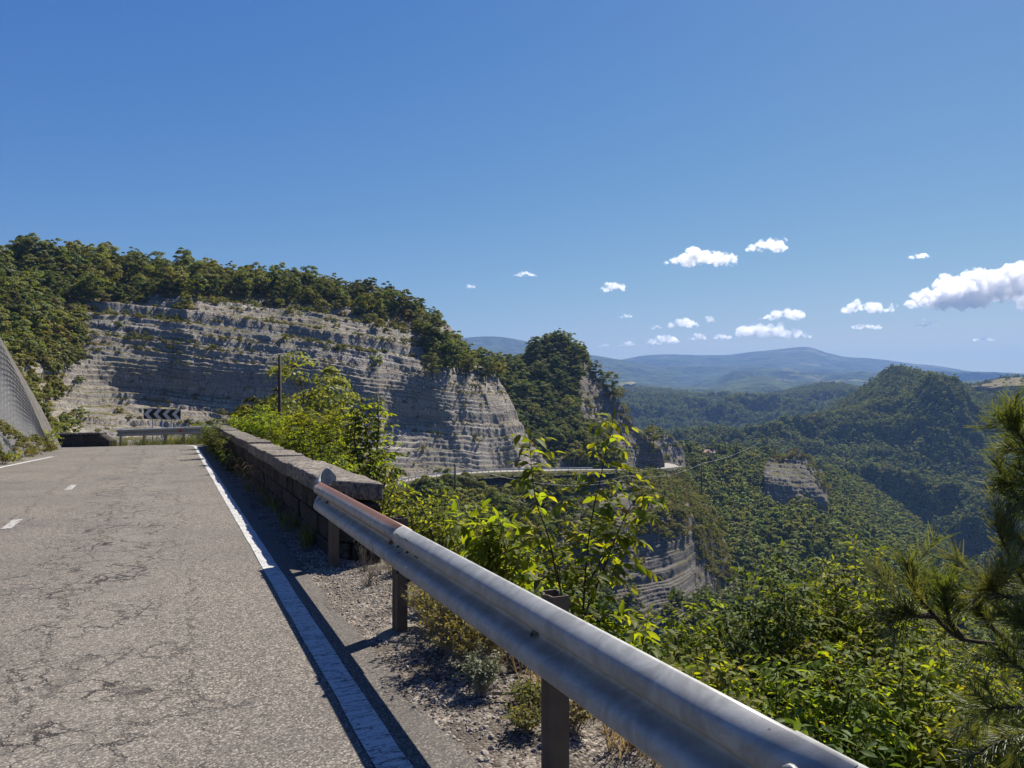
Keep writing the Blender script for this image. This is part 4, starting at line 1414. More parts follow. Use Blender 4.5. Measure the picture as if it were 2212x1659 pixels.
while s < WS1 - 0.3:
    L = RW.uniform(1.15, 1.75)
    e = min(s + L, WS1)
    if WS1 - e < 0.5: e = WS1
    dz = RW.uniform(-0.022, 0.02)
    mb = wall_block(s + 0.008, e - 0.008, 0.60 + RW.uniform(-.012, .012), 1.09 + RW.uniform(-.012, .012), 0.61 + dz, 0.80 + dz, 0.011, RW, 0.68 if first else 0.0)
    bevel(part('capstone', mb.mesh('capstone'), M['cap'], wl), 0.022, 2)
    first = False
    s = e
for row, (z0, z1) in enumerate(((-0.1, 0.13), (0.13, 0.36), (0.36, 0.605))):
    s = WS0 + 0.02 + 0.15 * (row % 2)
    if row % 2:
        s = WS0 + 0.02
    while s < WS1 - 0.2:
        L = RW.uniform(0.32, 0.72)
        e = min(s + L, WS1)
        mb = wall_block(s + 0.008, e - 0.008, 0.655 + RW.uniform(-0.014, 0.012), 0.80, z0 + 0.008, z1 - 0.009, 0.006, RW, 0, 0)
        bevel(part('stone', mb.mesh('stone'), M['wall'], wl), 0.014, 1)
        s = e
# the skewed near end of the wall
for row, (z0, z1) in enumerate(((-0.1, 0.16), (0.16, 0.40), (0.40, 0.605))):
    for k in range(2):
        a, b = (0.02 + 0.5 * k + (0.12 if row == 1 and k else 0)), (0.5 + 0.48 * k + (0.12 if row == 1 and not k else 0))
        p0 = rp(WS0 - 0.66 * a, 0.66 + 0.40 * a); p1 = rp(WS0 - 0.66 * b, 0.66 + 0.40 * b)
        dr = (p1 - p0).normalized(); nrm = Vector((dr.y, -dr.x, 0))
        if nrm.y > 0: nrm = -nrm
        R_ = Matrix((dr, nrm, Vector((0, 0, 1)))).transposed()
        mb = MB(); mb.box((p0 + p1) / 2 + Vector((0, 0, (z0 + z1) / 2)) + nrm * RW.uniform(-0.005, 0.012), (p1 - p0).length - 0.015, 0.10, z1 - z0 - 0.016, R_)
        bevel(part('stone', mb.mesh('stone'), M['wall'], wl), 0.014, 1)

# ------------------------------------------------------------------ the bend: far guardrail, low parapet, chevron board
fg = thing('guardrail', 'weathered steel guardrail across the outside of the bend below the chevron board', 'guardrail', rp(33, 0.9))
solid(part('beam', beam_mesh('beam', 28.7, 32.9, 0.0, 12, 0.9, 0.60), M['galv'], fg))
solid(part('beam', beam_mesh('beam', 32.7, 37.3, 0.006, 12, 0.9, 0.60), M['galv'], fg))
for s in np.arange(29.2, 37.4, 1.33):
    part('post', post_mesh('post', s, 0.92, -0.6, 0.78), M['galv'], fg)
mb = MB(); mb.box(rp(29.6, 0.79, 0.62), 0.10, 0.03, 0.14)
part('red_reflector', mb.mesh('red_reflector'), simple('red_plastic', (0.45, 0.03, 0.02), 0.4), fg)
mb = MB(); mb.box(rp(33.2, 0.79, 0.62), 0.10, 0.03, 0.12)
part('red_reflector', mb.mesh('red_reflector'), bpy.data.materials['red_plastic'], fg)
vs = []
for i in range(7):
    a = i / 6
    for j in range(9):
        b = j / 8
        vs.append(rp(28.75 - 0.45 * math.sin(a * 1.5), 0.86 + 0.5 * (1 - math.cos(a * 1.5)), 0.44 + (0.32 + 0.16 * a) * b)[:])
idx = np.arange(63).reshape(7, 9)
fc = np.stack([idx[:-1, :-1], idx[:-1, 1:], idx[1:, 1:], idx[1:, :-1]], -1).reshape(-1, 4)
solid(part('end_wing', np_mesh('end_wing', np.array(vs), fc, True), M['galv'], fg))

lw = thing('low_parapet', 'short dark low wall with rounded end beside the netted slope', 'wall', rp(40, 0.8))
prf = [(0.62, -0.6), (0.62, 0.50), (0.70, 0.56), (0.98, 0.56), (1.06, 0.50), (1.06, -0.6)]
rings = []
for s in (37.5, 37.54, 37.7, 38.0, 38.6, 39.3, 40, 41, 42, 43, 44, 45, 46):
    f = min(1.0, 0.45 + (s - 37.5) * 1.3) if s < 38.0 else 1.0
    rings.append([rp(s, l, z if z < 0 else z * f) for l, z in prf])
mb = MB(); mb.quadstrip(rings)
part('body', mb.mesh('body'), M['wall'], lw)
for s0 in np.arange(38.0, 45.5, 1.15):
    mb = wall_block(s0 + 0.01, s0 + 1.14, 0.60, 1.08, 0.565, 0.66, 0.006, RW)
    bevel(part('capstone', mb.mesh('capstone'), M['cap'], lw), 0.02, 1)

def chev():
    c = P(350.5, 894.5, 38.0)
    W_, H_ = 1.74, 0.50
    t = thing('chevron_board', 'black and white chevron board with arrows pointing left behind the bend guardrail', 'road sign', c)
    yaw = Matrix.Rotation(math.radians(8), 3, 'Z') @ Matrix.Rotation(math.radians(0.6), 3, 'Y')
    black = simple('sign_black', (0.012, 0.012, 0.013), 0.45, 0, 0.2, 4, 0.02)
    white = simple('sign_white', (0.5, 0.5, 0.5), 0.5, 0, 0.1, 4, 0.02)
    grey = simple('sign_post_grey', (0.33, 0.34, 0.35), 0.5, 0.5, 0.2, 6, 0.05)
    mb = MB(); mb.box((0, 0, 0), W_, 0.012, H_, yaw)
    add('panel', mb.mesh('panel'), black, t)
    n = 4
    mod = W_ / n
    for k in range(n):
        x0 = -W_ / 2 + k * mod
        y = -0.012
        hh = H_ / 2 - 0.012
        w = mod * 0.46
        xt = x0 + 0.015
        dx = mod * 0.50
        pts = [(xt, 0), (xt + dx, hh), (xt + dx + w, hh), (xt + w, 0), (xt + dx + w, -hh), (xt + dx, -hh)]
        pts = [(min(x, W_ / 2 - 0.012), z) for x, z in pts]
        mb = MB()
        r0 = [yaw @ Vector((x, y, z)) for x, z in pts]; r1 = [yaw @ Vector((x, y + 0.004, z)) for x, z in pts]
        b = 0
        mb.v = [tuple(p) for p in r0 + r1]
        mb.f = [(0, 1, 2, 3), (0, 3, 4, 5), (6, 9, 8, 7), (6, 11, 10, 9)] + [(i, i + 6, (i + 1) % 6 + 6, (i + 1) % 6) for i in range(6)]
        mb.m = [0] * len(mb.f)
        add('chevron', mb.mesh('chevron'), white, t)
    for x in (-0.44, 0.0, 0.44):
        mb = MB(); a = yaw @ Vector((x, 0.03, H_ / 2 - 0.05))
        mb.tube([a, (a.x, a.y, -3.2)], 0.028, 8)
        add('post', mb.mesh('post', True), grey, t)
chev()

# ------------------------------------------------------------------ netted cutting on the left
colsN = {
    -700: [(-250, 17), (300, 14), (800, 11.5), (1150, 10.2)],
    -350: [(150, 21), (520, 18), (860, 15.4), (1085, 13.6)],
    -120: [(500, 25), (700, 22), (890, 19.6), (1030, 17.6)],
    -20: [(700, 27.0), (800, 25), (905, 22.8), (1010, 20.6)],
    25: [(790, 27.6), (850, 26.2), (925, 24.4), (1000, 22.6)],
    60: [(862, 27.9), (905, 27.0), (950, 25.8), (992, 24.3)],
    85: [(918, 28.1), (940, 27.6), (962, 26.9), (984, 26.0)],
    104: [(962, 28.2), (968, 28.0), (974, 27.7), (980, 27.3)],
}
M['cut'] = ground_mat('cutting_rock', (0.10, 0.095, 0.088), (0.15, 0.14, 0.13), (0.07, 0.065, 0.055), 0.7)
N = Sheet('netted_cutting', colsN, 90, 60, M['cut'], lumpy(0.12, 1.1, 151), (6, 0.5), 4)
def make_net():
    q = N.P[::1, ::1].copy()
    # fine even grid over the cutting, lifted off the ground
    ni, nj = 260, 130
    fi = np.linspace(0, q.shape[0] - 1.001, ni); fj = np.linspace(0, q.shape[1] - 1.001, nj)
    i0 = fi.astype(int)[:, None]; j0 = fj.astype(int)[None, :]
    a = (fi[:, None] - i0)[..., None]; b = (fj[None, :] - j0)[..., None]
    g = (q[i0, j0] * (1 - a) + q[i0 + 1, j0] * a) * (1 - b) + (q[i0, j0 + 1] * (1 - a) + q[i0 + 1, j0 + 1] * a) * b
    drape = 0.10 + 0.06 * np.sin(np.arange(ni) * 0.11)[:, None] + 0.04 * fbm(g * 0.9, 3, 7)
    g = g + np.array([0.55, -0.6, 0.25]) * drape[..., None]
    wires = 0.010
    V, Fc = [], []
    base = 0
    def ribbon(pts, up):
        nonlocal base
        n = len(pts)
        w = up * wires
        V.append(np.concatenate([pts - w, pts + w]))
        k = np.arange(n - 1)
        Fc.append(np.stack([k, k + 1, k + 1 + n, k + n], -1) + base)
        base += 2 * n
    for j in range(nj):
        ribbon(g[:, j] + np.array([0, 0, 0.015]) * np.sin(np.arange(ni) * 1.9 + j)[:, None], np.array([0.15, -0.3, 0.9]))
    for i in range(0, ni):
        d = g[min(i + 1, ni - 1), :] - g[max(i - 1, 0), :]
        d = d / (np.linalg.norm(d, axis=1)[:, None] + 1e-9)
        ribbon(g[i], d)
    return np_mesh('rockfall_net', np.concatenate(V), np.concatenate(Fc))
nt = add('rockfall_net', make_net(), simple('net_wire', (0.22, 0.225, 0.23), 0.6, 0.3, 0.2, 5, 0.0), None,
         'grey wire rockfall net draped over the steep roadside cutting', 'net')

# ------------------------------------------------------------------ lower road
def poly_strip(name, left, right, mat, kind='structure'):
    vs = [p[:] for p in left] + [p[:] for p in right]
    n = len(left)
    fc = [(i, i + 1, n + i + 1, n + i) for i in range(n - 1)]
    me = bpy.data.meshes.new(name); me.from_pydata(vs, [], fc); me.update()
    return add(name, me, mat, kind=kind)
M['road_far'] = simple('pale_asphalt', (0.22, 0.205, 0.18), 0.9, 0, 0.12, 2, 0.1)  # paler asphalt colour for the lower road, lay-by and hairpin
def lower_path():
    c = [(760, 1064, 148), (840, 1042, 164), (905, 1030, 174), (1000, 1021, 187), (1100, 1017, 200), (1200, 1015, 216), (1300, 1014, 255), (1400, 1013, 318), (1440, 1009, 326), (1462, 1006, 336)]
    us = np.array([a[0] for a in c], float)
    arr = np.array([px(*a) for a in c])
    t_ = np.linspace(0, len(c) - 1, 70)
    return pchip(np.arange(len(c)), arr, t_)
LP = lower_path()
tan = np.gradient(LP, axis=0); tan[:, 2] = 0
tan /= np.linalg.norm(tan, axis=1)[:, None]
nr = np.stack([tan[:, 1], -tan[:, 0], 0 * tan[:, 0]], 1)
LL = [Vector((p - n_ * 3.0).tolist()) for p, n_ in zip(LP, nr)]
LR = [Vector((p + n_ * 3.0).tolist()) for p, n_ in zip(LP, nr)]
poly_strip('lower_road', LL, LR, M['road_far'])
poly_strip('lower_road_bank', LR, [v + Vector((n_[0] * 2.2, n_[1] * 1.5, -1.2)) for v, n_ in zip(LR, nr)], M['hill'])
# lay-by and hairpin apron
def patch(name, pts, mat, dz=0.0):
    me = bpy.data.meshes.new(name)
    vs = [P(*p) + Vector((0, 0, dz)) for p in pts]
    me.from_pydata([v[:] for v in vs], [], [tuple(range(len(vs)))]); me.update()
    return add(name, me, mat, kind='structure')
patch('layby', [(868, 1034, 169), (872, 1020, 180), (900, 1014, 188), (960, 1013, 194), (985, 1018, 190), (960, 1022, 185), (905, 1028, 176)], M['road_far'], 0.05)
patch('hairpin_apron', [(1428, 1014, 318), (1448, 1017, 318), (1462, 1016, 322), (1468, 1011, 330), (1462, 1005, 342), (1444, 1001, 348), (1432, 1000, 350), (1434, 1006, 330)], M['road_far'], 0.12)
M['far_steel'] = simple('far_galvanised', (0.42, 0.43, 0.44), 0.5, 0.2, 0.1, 2, 0.0)
def rail_along(pts, label, every=3, hgt=0.72):
    t = thing('guardrail', label, 'guardrail', pts[0])
    mb = MB()
    o0 = Vector(pts[0])
    for z0, z1 in ((hgt - 0.28, hgt),):
        vs = []
        mb2 = [(Vector(p) - o0) for p in pts]
        for p in mb2:
            mb.v.append((p + Vector((0, 0, z0)))[:]); mb.v.append((p + Vector((0, -0.05, (z0 + z1) / 2)))[:]); mb.v.append((p + Vector((0, 0, z1)))[:])
        for i in range(len(mb2) - 1):
            for k in range(2):
                a = i * 3 + k
                mb.f.append((a, a + 3, a + 4, a + 1)); mb.m.append(0)
    solid(add('beam', mb.mesh('beam'), M['far_steel'], t), 0.03)
    pm = None
    for i in range(len(pts) - 1):
        a, b = Vector(pts[i]) - o0, Vector(pts[i + 1]) - o0
        n_ = max(1, int((b - a).length / every))
        for k in range(n_):
            p = a.lerp(b, k / n_)
            if pm is None:
                m_ = MB(); m_.box((0, 0.08, 0.35), 0.13, 0.1, 0.75); pm = m_.mesh('post'); pm.materials.append(M['post_steel'])
            o = add('post', pm, None, t); o.location = p
    return t
LRi = [p - Vector((n_[0] * 0.3, n_[1] * 0.3, 0)) for p, n_ in zip(LR, nr)]
rail_along(LRi[2:22], 'pale guardrail along the lower road left of the bushes', 3.4)
rail_along(LRi[22:44], 'long thin guardrail of the lower road below the cliff foot', 3.4)
rail_along([P(1405, 1017, 314) , P(1428, 1018, 314.5), P(1448, 1018.5, 316), P(1461, 1017, 321), P(1468, 1011, 330), P(1462, 1004.5, 343), P(1446, 1000, 349), P(1434, 999, 352)], 'guardrail curving round the hairpin under the rock pinnacle', 2.2, 0.9)
rb_ = np.random.default_rng(4)
kk = rb_.integers(0, len(LP), 420)
bp = LP[kk] + nr[kk] * rb_.uniform(3.4, 6.5, 420)[:, None]
bp[:, 2] -= 0.9
instancer('bank_scrub', bp, rb_.uniform(0.10, 0.32, 420), scrubp, 61)
# ------------------------------------------------------------------ poles and lines
M['pole'] = simple('dark_pole_wood', (0.055, 0.045, 0.035), 0.9, 0, 0.4, 6, 0.3)
M['cable'] = simple('cable', (0.33, 0.33, 0.32), 0.6, 0, 0.1, 4, 0.0)
def pole(u, v0, v1, d, r, label, arms=False):
    a, b = P(u, v0, d), P(u, v1, d)
    t = thing('utility_pole', label, 'pole', b)
    mb = MB(); mb.tube([(0, 0, -1.5), (0, 0, (a - b).z)], [r * 1.15, r * 0.85], 10)
    add('shaft', mb.mesh('shaft', True), M['pole'], t)
    for k in range(2):
        mb = MB(); z = (a - b).z - 0.15 - 0.28 * k
        mb.tube([(-0.02, 0, z), (0.16, 0, z), (0.16, 0, z + 0.1)], r * 0.32, 6)
        add('insulator', mb.mesh('insulator', True), M['far_steel'], t)
    return a
t1 = pole(603, 766, 965, 38.5, 0.09, 'tall dark wooden pole in the tree behind the stone parapet')
t2 = pole(895, 985, 1036, 186, 0.22, 'short dark pole at the lower road beside the lay-by')
t3 = pole(983, 1003, 1108, 160, 0.2, 'slim pole among the ravine bushes below the lower road')
t4 = pole(1092, 1180, 1245, 62, 0.13, 'dark pole low in the ravine just above the guardrail')
t5 = pole(1515.5, 1001, 1072, 300, 0.24, 'thin pole on the slope right of the hairpin')
t6 = pole(1355, 1027, 1075, 240, 0.16, 'faint pole between the leafy sapling and the hairpin')
t7 = pole(1240, 988, 1020, 245, 0.14, 'pole at the foot of the cone beside the lower road')
def wire(a, b, sag, r, label):
    mb = MB()
    n = 14
    o0 = (a + b) / 2
    mb.tube([a.lerp(b, i / n) - Vector((0, 0, sag * 4 * (i / n) * (1 - i / n))) - o0 for i in range(n + 1)], r, 4)
    o = add('overhead_line', mb.mesh('overhead_line'), M['cable'], None, label, 'cable', None, None, o0)
wire(t3, P(835, 1052, 165), 1.0, 0.035, 'pale line running left from the slim ravine pole')
wire(t3, t6 + Vector((0, 0, -1.2)), 3.0, 0.035, 'pale line from the slim ravine pole towards the hairpin')
wire(t6, t5, 2.2, 0.045, 'pale line between the faint pole and the slope pole')
wire(P(1181, 1043, 200), t6, 1.0, 0.035, 'pale line crossing behind the leafy sapling')
wire(t2, P(1110, 975, 240), 1.6, 0.035, 'thin line across the dark cliff foot')
wire(t5, P(1640, 955, 420), 1.5, 0.05, 'line rising right from the slope pole to the wood')
wire(t1, P(780, 1010, 110), 1.5, 0.012, 'thin line falling right from the tall wooden pole')
wire(t3 + Vector((0, 0, -6)), t4, 3.0, 0.02, 'thin line dropping from the ravine pole to the low pole')
# small house by the cypresses
def house():
    c = D.at(1527, 996) + Vector((0, -4, 1.2))
    t = thing('house', 'small pale house with a tall chimney among the dark cypresses', 'house', c)
    wallm = simple('pale_render', (0.48, 0.40, 0.30), 0.9, 0, 0.1, 1, 0.1)
    roofm = simple('clay_roof', (0.30, 0.20, 0.14), 0.9, 0, 0.25, 3, 0.3)
    mb = MB(); mb.box((0, 0, 1.6), 6.5, 5, 5.2)
    add('wall', mb.mesh('wall'), wallm, t)
    mb = MB()
    for sg in (-1, 1):
        mb.quadstrip([[(x, -3.0 * sg, 4.1), (x, 0, 5.7), (x, 0, 5.85), (x, -3.0 * sg, 4.25)] for x in (-3.7, 3.7)])
    rf = add('roof', mb.mesh('roof'), roofm, t)
    mb = MB(); mb.box((-2.4, 0, 6.6), 0.9, 0.9, 4.6)
    add('chimney', mb.mesh('chimney'), wallm, rf)
    for x in (-1.5, 1.5):
        mb = MB(); mb.box((x, -2.52, 2.0), 0.9, 0.06, 1.2)
        add('window', mb.mesh('window'), simple('dark_pane', (0.02, 0.025, 0.03), 0.2), t)
house()
# rockfall fences on the cliff
def fence(us, vs_, sheet, label):
    pts = [sheet.at(u, v) for u, v in zip(us, vs_)]
    t = thing('rockfall_fence', label, 'fence', pts[0])
    for p in pts:
        q = p - pts[0]
        mb = MB(); mb.tube([q, q + Vector((0.5, -0.8, 3.2))], 0.07, 6)
        add('post', mb.mesh('post', True), M['far_steel'], t)
    mb = MB()
    for k in (0, 2, 4):
        for a, b in zip(pts[:-1], pts[1:]):
            up = Vector((0.5, -0.8, 3.2)) * (0.1 + 0.22 * k)
            mb.tube([a - pts[0] + up, (a + b) / 2 - pts[0] + up - Vector((0, 0, 0.3)), b - pts[0] + up], 0.010, 3)
    for a, b in zip(pts[:-1], pts[1:]):
        for k in range(0):
            q = a.lerp(b, k / 9) - pts[0]
            mb.tube([q + Vector((0.05, -0.08, 0.3)), q + Vector((0.5, -0.8, 3.0))], 0.008, 3)
    add('wire_mesh', mb.mesh('wire_mesh'), M['far_steel'], t)
fence([800, 842, 868, 905], [968 - 5, 958, 962, 966], A, 'grey wire rockfall fence standing on the lit spur of the cliff')
# ------------------------------------------------------------------ leaves near enough to be told apart
M['leaf_bright'] = leaf_mat('bright_leaves', (0.085, 0.12, 0.014), (0.175, 0.20, 0.024), 0.64, (1.70, 1.65, 0.36), 0.015, False, 0.12)  # brighter yellow green for the single leaves
M['leaf_join'] = leaf_mat('shrub_leaves', (0.084, 0.116, 0.014), (0.19, 0.215, 0.028), 0.60, (1.70, 1.65, 0.36), 0.012, True, 0.15, ((0.24, 0.20, 0.03), 0.03))
M['leaf_dark'] = leaf_mat('deep_green_leaves', (0.045, 0.072, 0.014), (0.115, 0.142, 0.028), 0.45, (1.6, 1.5, 0.5), 0.015, True, 0.15)  # darker green for undergrowth, parapet weeds and the dark shrubs
M['needle'] = leaf_mat('pine_needles', (0.060, 0.085, 0.018), (0.15, 0.16, 0.042), 0.4, (1.5, 1.4, 0.5), 0.07, True, 0.05)
M['dry_grass'] = leaf_mat('dry_grass', (0.16, 0.13, 0.06), (0.30, 0.25, 0.13), 0.4, (1.3, 1.2, 0.8), 0.02, True, 0.2)
M['green_grass'] = leaf_mat('olive_grass', (0.07, 0.085, 0.022), (0.17, 0.16, 0.055), 0.4, (1.5, 1.4, 0.6), 0.02, True, 0.2)
M['twig'] = simple('twig_bark', (0.055, 0.042, 0.030), 0.9, 0, 0.4, 60, 0.3)
M['twig_pale'] = simple('dry_twig', (0.22, 0.18, 0.13), 0.9, 0, 0.3, 60, 0.3)

def leaf_tmpl(n=5, width=0.22, fold=0.10, curl=0.16, saw=0.0):
    """pointed leaf of unit length along +y, folded along the midrib, tip drooping"""
    V, Fc = [], []
    for i in range(n + 1):
        t = i / n
        w = width * (math.sin(math.pi * min(1, t * 0.93 + 0.07) ** 0.85) ** 0.8) if 0 < t < 1 else (0.015 if t == 0 else 0.0)
        w *= 1 + (saw if i % 2 else -saw)
        z = -curl * t * t
        V += [(-w, t, z + fold * w * 2.2), (0, t, z), (w, t, z + fold * w * 2.2)]
    for i in range(n):
        a = i * 3
        Fc += [(a, a + 1, a + 4, a + 3), (a + 1, a + 2, a + 5, a + 4)]
    return np.array(V, float), np.array(Fc, int)
def leaf_object_meshes(name, mat, n=3, width=0.23):
    out = []
    for k in range(n):
        V, Fc = leaf_tmpl(6, width * (0.9 + 0.12 * k), 0.10 + 0.05 * k, 0.10 + 0.12 * k, 0.04)
        me = np_mesh(name, V, Fc, False)
        me.materials.append(mat)
        out.append(me)
    return out
LT_V, LT_F = leaf_tmpl(3, 0.22, 0.12, 0.18)
LEAFM = leaf_object_meshes('leaf', M['leaf_bright'])
LEAFD = leaf_object_meshes('leaf', M['leaf_bright'], 3, 0.175)

def frame(d, n):
    """axes (side, along, up) from a direction and a rough normal"""
    d = d.normalized()
    x = d.cross(n)
    if x.length < 1e-4: x = d.cross(Vector((1, 0.2, 0)))
    x.normalize()
    return x, d, x.cross(d)
def joined_leaves(name, leaves, tv=LT_V, tf=LT_F):
    n = len(leaves)
    Pn = np.array([l[0][:] for l in leaves]); 
    ax = [frame(l[1], l[2]) for l in leaves]
    X = np.array([a[0][:] for a in ax]); Y = np.array([a[1][:] for a in ax]); Z = np.array([a[2][:] for a in ax])
    S = np.array([l[3] for l in leaves])[:, None, None]
    V = Pn[:, None, :] + S * (tv[None, :, 0:1] * X[:, None] + tv[None, :, 1:2] * Y[:, None] + tv[None, :, 2:3] * Z[:, None])
    Fc = (tf[None] + (np.arange(n) * len(tv))[:, None, None]).reshape(-1, tf.shape[1])
    return np_mesh(name, V.reshape(-1, 3), Fc)

def twig_leaves(path, rr, size, gap, start=0.0, droop=0.35, plane=None, spread=0.95):
    """alternate leaves along a twig"""
    out = []
    L = [0.0]
    for a, b in zip(path[:-1], path[1:]): L.append(L[-1] + (b - a).length)
    t = start * L[-1] + gap * rr.random()
    side = 1
    up = plane or Vector((rr.uniform(-.5, .5), rr.uniform(-.5, .5), 1)).normalized()
    while t < L[-1]:
        i = max(k for k in range(len(L) - 1) if L[k] <= t)
        f = (t - L[i]) / max(1e-6, L[i + 1] - L[i])
        p = path[i].lerp(path[i + 1], f)
        d = (path[i + 1] - path[i]).normalized()
        s = d.cross(up).normalized() * side
        ld = (d * rr.uniform(0.45, 0.9) + s * spread + Vector((0, 0, -droop * rr.uniform(0.2, 1.5))) + Vector((rr.gauss(0, .18), rr.gauss(0, .18), rr.gauss(0, .12)))).normalized()
        nn = (up + Vector((rr.gauss(0, .35), rr.gauss(0, .35), rr.gauss(0, .2)))).normalized()
        sz = size * rr.uniform(0.65, 1.2) * (1.0 - 0.35 * (t / L[-1]) ** 3)
        out.append((p.copy(), ld, nn, sz))
        side = -side
        t += gap * rr.uniform(0.7, 1.3)
    d = (path[-1] - path[-2]).normalized()
    out.append((path[-1].copy(), d, up, size * 0.8))
    return out

def bez(a, b, c, n=8):
    return [a * (1 - t) ** 2 + b * 2 * t * (1 - t) + c * t * t for t in [i / n for i in range(n + 1)]]

def grow_shrub(name, label, cat, stems, rr, size, gap=0.045, twig=0.4, twig_gap=0.11, nobj=0, group=None, leafm=None, r0=0.012, start=0.25, droop=0.35, objmesh=None, twig_rise=0.25, spread=0.95, tlen_pow=0.45, bark=None):
    """stems: polylines from base to tip; leaf-bearing twigs leave them alternately"""
    base = stems[0][0]
    t = thing(name, label, cat, base, group)
    leaves = []
    mb = MB(); tw = MB()
    for st in stems:
        pts = []
        # smooth the traced stem
        arr = pchip(np.arange(len(st)), np.array([p[:] for p in st]), np.linspace(0, len(st) - 1, 4 * len(st)))
        pts = [Vector(p.tolist()) for p in arr]
        L = sum((b - a).length for a, b in zip(pts[:-1], pts[1:]))
        n = len(pts)
        mb.tube([p - base for p in pts], [r0 * (1 - 0.8 * i / (n - 1)) for i in range(n)], 6)
        dist = 0.0
        nxt = start * L
        side = 1
        ang = rr.uniform(0, 6.28)
        for i in range(n - 1):
            seg = (pts[i + 1] - pts[i])
            sl_ = seg.length
            while nxt <= dist + sl_:
                f = (nxt - dist) / max(sl_, 1e-6)
                p = pts[i].lerp(pts[i + 1], f)
                frac = nxt / L
                d = seg.normalized()
                ang += 2.4 + rr.uniform(-0.5, 0.5)
                o1 = d.cross(Vector((0.3, 0.9, 0.2))).normalized(); o2 = d.cross(o1)
                out_ = (o1 * math.cos(ang) + o2 * math.sin(ang))
                tl = twig * (1.05 - frac) ** tlen_pow * rr.uniform(0.6, 1.25)
                if tl > 0.05:
                    q1 = p + (out_ * 0.75 + d * 0.5 + Vector((0, 0, twig_rise))).normalized() * tl * 0.55
                    q2 = p + (out_ * 0.95 + d * 0.35 + Vector((0, 0, twig_rise - 0.35))).normalized() * tl
                    path = bez(p, q1, q2, 5)
                    tw.tube([x - base for x in path], [r0 * 0.28, r0 * 0.24, r0 * 0.2, r0 * 0.17, r0 * 0.13, r0 * 0.08], 4)
                    leaves += twig_leaves(path, rr, size, gap, 0.12, droop, None, spread)
                nxt += twig_gap * rr.uniform(0.7, 1.3) * (1.0 - 0.45 * frac)
            dist += sl_
        leaves += twig_leaves(pts[int(n * 0.72):], rr, size, gap * 1.1, 0, droop, None, spread)
    add('stem', mb.mesh('stem', True), bark or M['twig'], t)
    if tw.v:
        add('twigs', tw.mesh('twigs', True), bark or M['twig'], t)
    # the leaves that show largest are single leaves
    if nobj:
        def score(l):
            p = l[0]
            return l[3] / max(0.5, p.y)
        leaves.sort(key=score, reverse=True)
        lm = objmesh or LEAFM
        for l in leaves[:nobj]:
            x, y, z = frame(l[1], l[2])
            o = add('leaf', rr.choice(lm), None, t)
            mt = Matrix((x, y, z)).transposed().to_4x4()
            o.matrix_local = Matrix.Translation(l[0] - base) @ mt @ Matrix.Scale(l[3], 4)
        leaves = leaves[nobj:]
    if leaves:
        rel = [(l[0] - base, l[1], l[2], l[3]) for l in leaves]
        add('foliage', joined_leaves('foliage', rel), leafm or M['leaf_join'], t, kind='stuff')
    return t

RS = random.Random(99)
# the leafy sapling standing just behind the rail
D0 = 5.7
def S(*pts, d=D0, j=0.15):
    return [P(u, v, d + (k - 1) * 0.04 + RS.uniform(-j, j) * 0) for k, (u, v) in enumerate(pts)]
grow_shrub('broadleaf_sapling', 'tall leafy sapling with bright toothed leaves just behind the guardrail post', 'sapling',
    [S((1262, 1560), (1258, 1400), (1262, 1280), (1270, 1180), (1284, 1090), (1300, 1020), (1312, 960), (1325, 905)),
     S((1255, 1560), (1235, 1420), (1218, 1320), (1206, 1240), (1196, 1180)),
     S((1245, 1560), (1222, 1330), (1200, 1230), (1182, 1150), (1160, 1090), (1150, 1030), (1143, 945), d=5.5),
     S((1262, 1330), (1300, 1240), (1335, 1150), (1365, 1090), (1405, 1052), d=5.85),
     S((1262, 1280), (1300, 1210), (1340, 1165), (1362, 1152), d=5.95)],
    RS, 0.116, 0.042, 0.42, 0.066, 300, None, M['leaf_join'], 0.009, 0.16, 0.55)
grow_shrub('broadleaf_sapling', 'small arching sapling leaning left above the rail below the bushy ravine', 'sapling',
    [S((1085, 1330), (1075, 1240), (1060, 1190), (1020, 1140), (985, 1128), d=6.4),
     S((1088, 1330), (1100, 1230), (1085, 1160), (1075, 1120), d=6.5),
     S((1090, 1330), (1110, 1240), (1130, 1190), d=6.3)],
    RS, 0.14, 0.042, 0.38, 0.06, 170, None, M['leaf_join'], 0.007, 0.3, 0.55)
grow_shrub('broadleaf_sapling', 'low leafy shoots pressed against the back of the rail right of the near post', 'sapling',
    [S((1330, 1640), (1340, 1500), (1350, 1400), (1345, 1330), d=5.1), S((1340, 1640), (1370, 1480), (1390, 1380), (1400, 1330), d=5.3),
     S((1310, 1640), (1300, 1480), (1290, 1380), (1300, 1330), d=5.2)],
    RS, 0.135, 0.05, 0.36, 0.075, 170, None, M['leaf_join'], 0.008, 0.2, 0.5)

